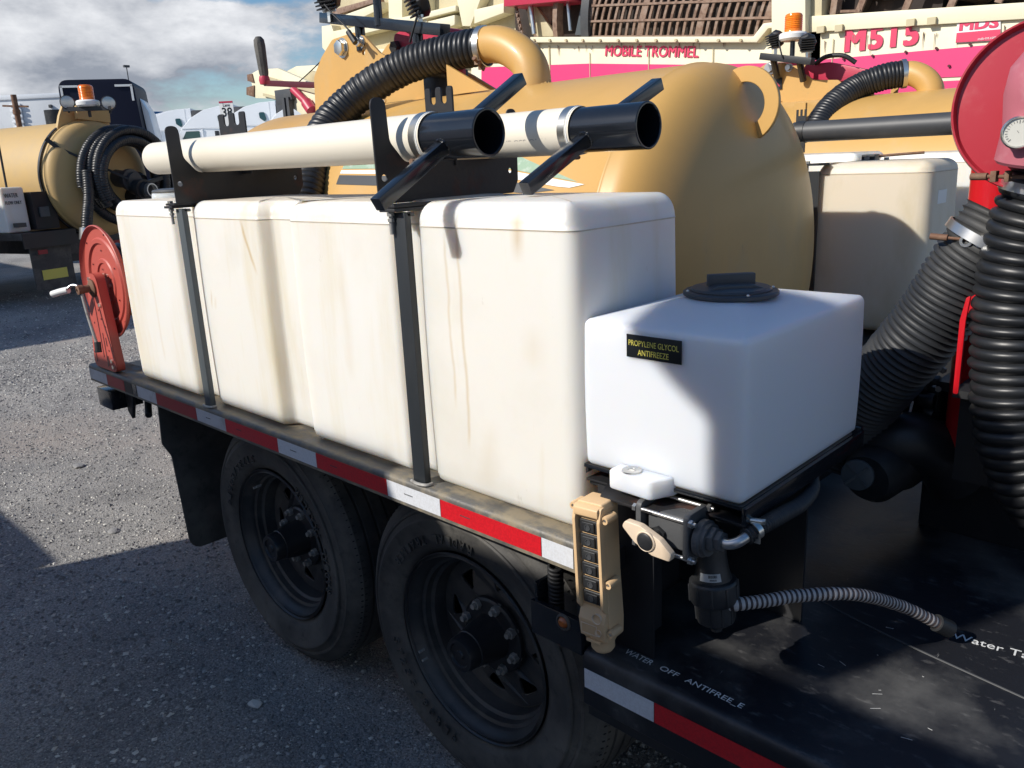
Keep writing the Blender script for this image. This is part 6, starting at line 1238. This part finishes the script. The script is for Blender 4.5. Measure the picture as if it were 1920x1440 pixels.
bt = thing('box_truck', 'sliver of a bright blue truck behind the navy cab', 'truck', DATA['blue_far']); q = Vector(DATA['blue_far']); bm = B(); bx(bm, q.x-.8, q.x+1.0, q.y-1.4, q.y+1.0, 1.6, q.z+.05); bmobj('body', bm, 'blue_truck', bt, bevel=.1)
# lane sign
a, b, c = [Vector(v) for v in DATA['sign']]; LS = thing('lane_sign', 'white lane sign reading 38 above the white trucks', 'sign', (a.x, a.y, 0)); rx = (b-a); rx.z = 0; w_ = rx.length; rx.normalize(); nz_ = Vector((rx.y, -rx.x, 0))
Ms = Matrix((rx, up, nz_)).transposed().to_4x4(); Ms.translation = a
bm = B(); bx(bm, 0, w_, -.25, c.z-a.z, -.02, 0); bmesh.ops.transform(bm, matrix=Ms, verts=bm.verts); sb = bmobj('board', bm, 'label_white', LS)
bm = B(); bx(bm, 0, w_, c.z-a.z-.03, c.z-a.z+.01, .0005, .006); bmesh.ops.transform(bm, matrix=Ms, verts=bm.verts); bmobj('red_strip', bm, 'crimson', sb)
text('sign_number', '38', .3, 'label_black', Ms @ Matrix.Translation((.05, .11, .003)), sb, width=w_-.09, height=.215, ext=.002, bold=.004); text('sign_word', 'Lane', .1, 'dark_grey', Ms @ Matrix.Translation((.09, .345, .003)), sb, width=.17, height=.075, ext=.002)
bm = B(); bx(bm, w_/2-.03, w_/2+.03, -a.z, 0, -.07, -.02); bmesh.ops.transform(bm, matrix=Ms, verts=bm.verts); bmobj('sign_post', bm, 'steel', LS)
q = Vector(DATA['pole']); LPo = thing('light_pole', 'tall thin lamp pole far away against the clouds', 'street lamp', (q.x, q.y, 0)); bm = B(); cyl(bm, (q.x, q.y, 0), (q.x, q.y, q.z), .06, .035, n=10); bmobj('pole', bm, 'dark_grey', LPo)
bm = B(); bx(bm, q.x-.12, q.x+.12, q.y-.2, q.y+.2, q.z-.05, q.z+.1); bmobj('lamp_head', bm, 'dark_grey', LPo)
# ------------------------------------------------------------------ unseen rig, shaped to shade wheels and lower deck, painted white for bounce
NB = thing('parked_rig', 'unseen tall white rig behind the photographer, shaped to shade the trailer', 'truck', (-4, -3, 0))
bm = B(); bx(bm, -3.22, -1.30, -3.2, -2.0, .9, 2.42); bmobj('body_box', bm, 'truck_white', NB, bevel=.02)
bm = B(); bx(bm, -1.28, 2.8, -3.2, -2.0, .9, 2.28); bmobj('body_box', bm, 'truck_white', NB, bevel=.02)
bm = B(); bx(bm, -5.4, -3.24, -3.2, -2.0, .55, 1.43); bmobj('hood', bm, 'truck_white', NB, bevel=.04)
bm = B(); bx(bm, -5.3, 2.8, -3.0, -2.1, .5, .9); bmobj('chassis', bm, 'black_steel', NB)
bm = B(); prism(bm, [(-.81, 3.05), (-.79, 2.97), (-.681, 2.80), (-.60, 2.728), (-.525, 2.672), (-.44, 2.665), (-.44, 2.98), (-.62, 3.05)], 1, -2.03, -2.0); bmobj('shade_panel', bm, 'dark_grey', NB)  # invented panel, outlined to cast the slanting shade on the antifreeze tank
bm = B(); bx(bm, -.522, -.440, -2.028, -2.002, 2.31, 2.68); bmobj('shade_post', bm, 'black_steel', NB)  # added post, casts the narrow shade band on tank and deck
NC = thing('box_trailer', 'unseen long white box trailer, added to shade the gravel at the left', 'trailer', (-15, -3, 0))  # out of view, added to shade the far gravel and left rig
bm = B(); bx(bm, -23, -9.64, -4.4, -1.8, 1.1, 4.1); bmobj('box', bm, 'truck_white', NC, bevel=.03)
bm = B(); bx(bm, -22, -10, -3.6, -2.6, .7, 1.1); bmobj('chassis', bm, 'black_steel', NC)
for x in (-20, -18.7, -11): bm = B(); cyl(bm, (x, -4.3, .5), (x, -3.9, .5), .5, n=28); bmobj('wheel', bm, 'rubber', NC); bm = B(); cyl(bm, (x, -2.3, .5), (x, -1.9, .5), .5, n=28); bmobj('wheel', bm, 'rubber', NC)
for x in (-4.7, -.5, .6): bm = B(); cyl(bm, (x, -3.1, .48), (x, -2.75, .48), .48, n=32); cyl(bm, (x, -2.3, .48), (x, -2.02, .48), .48, n=32); bmobj('wheel', bm, 'rubber', NB)
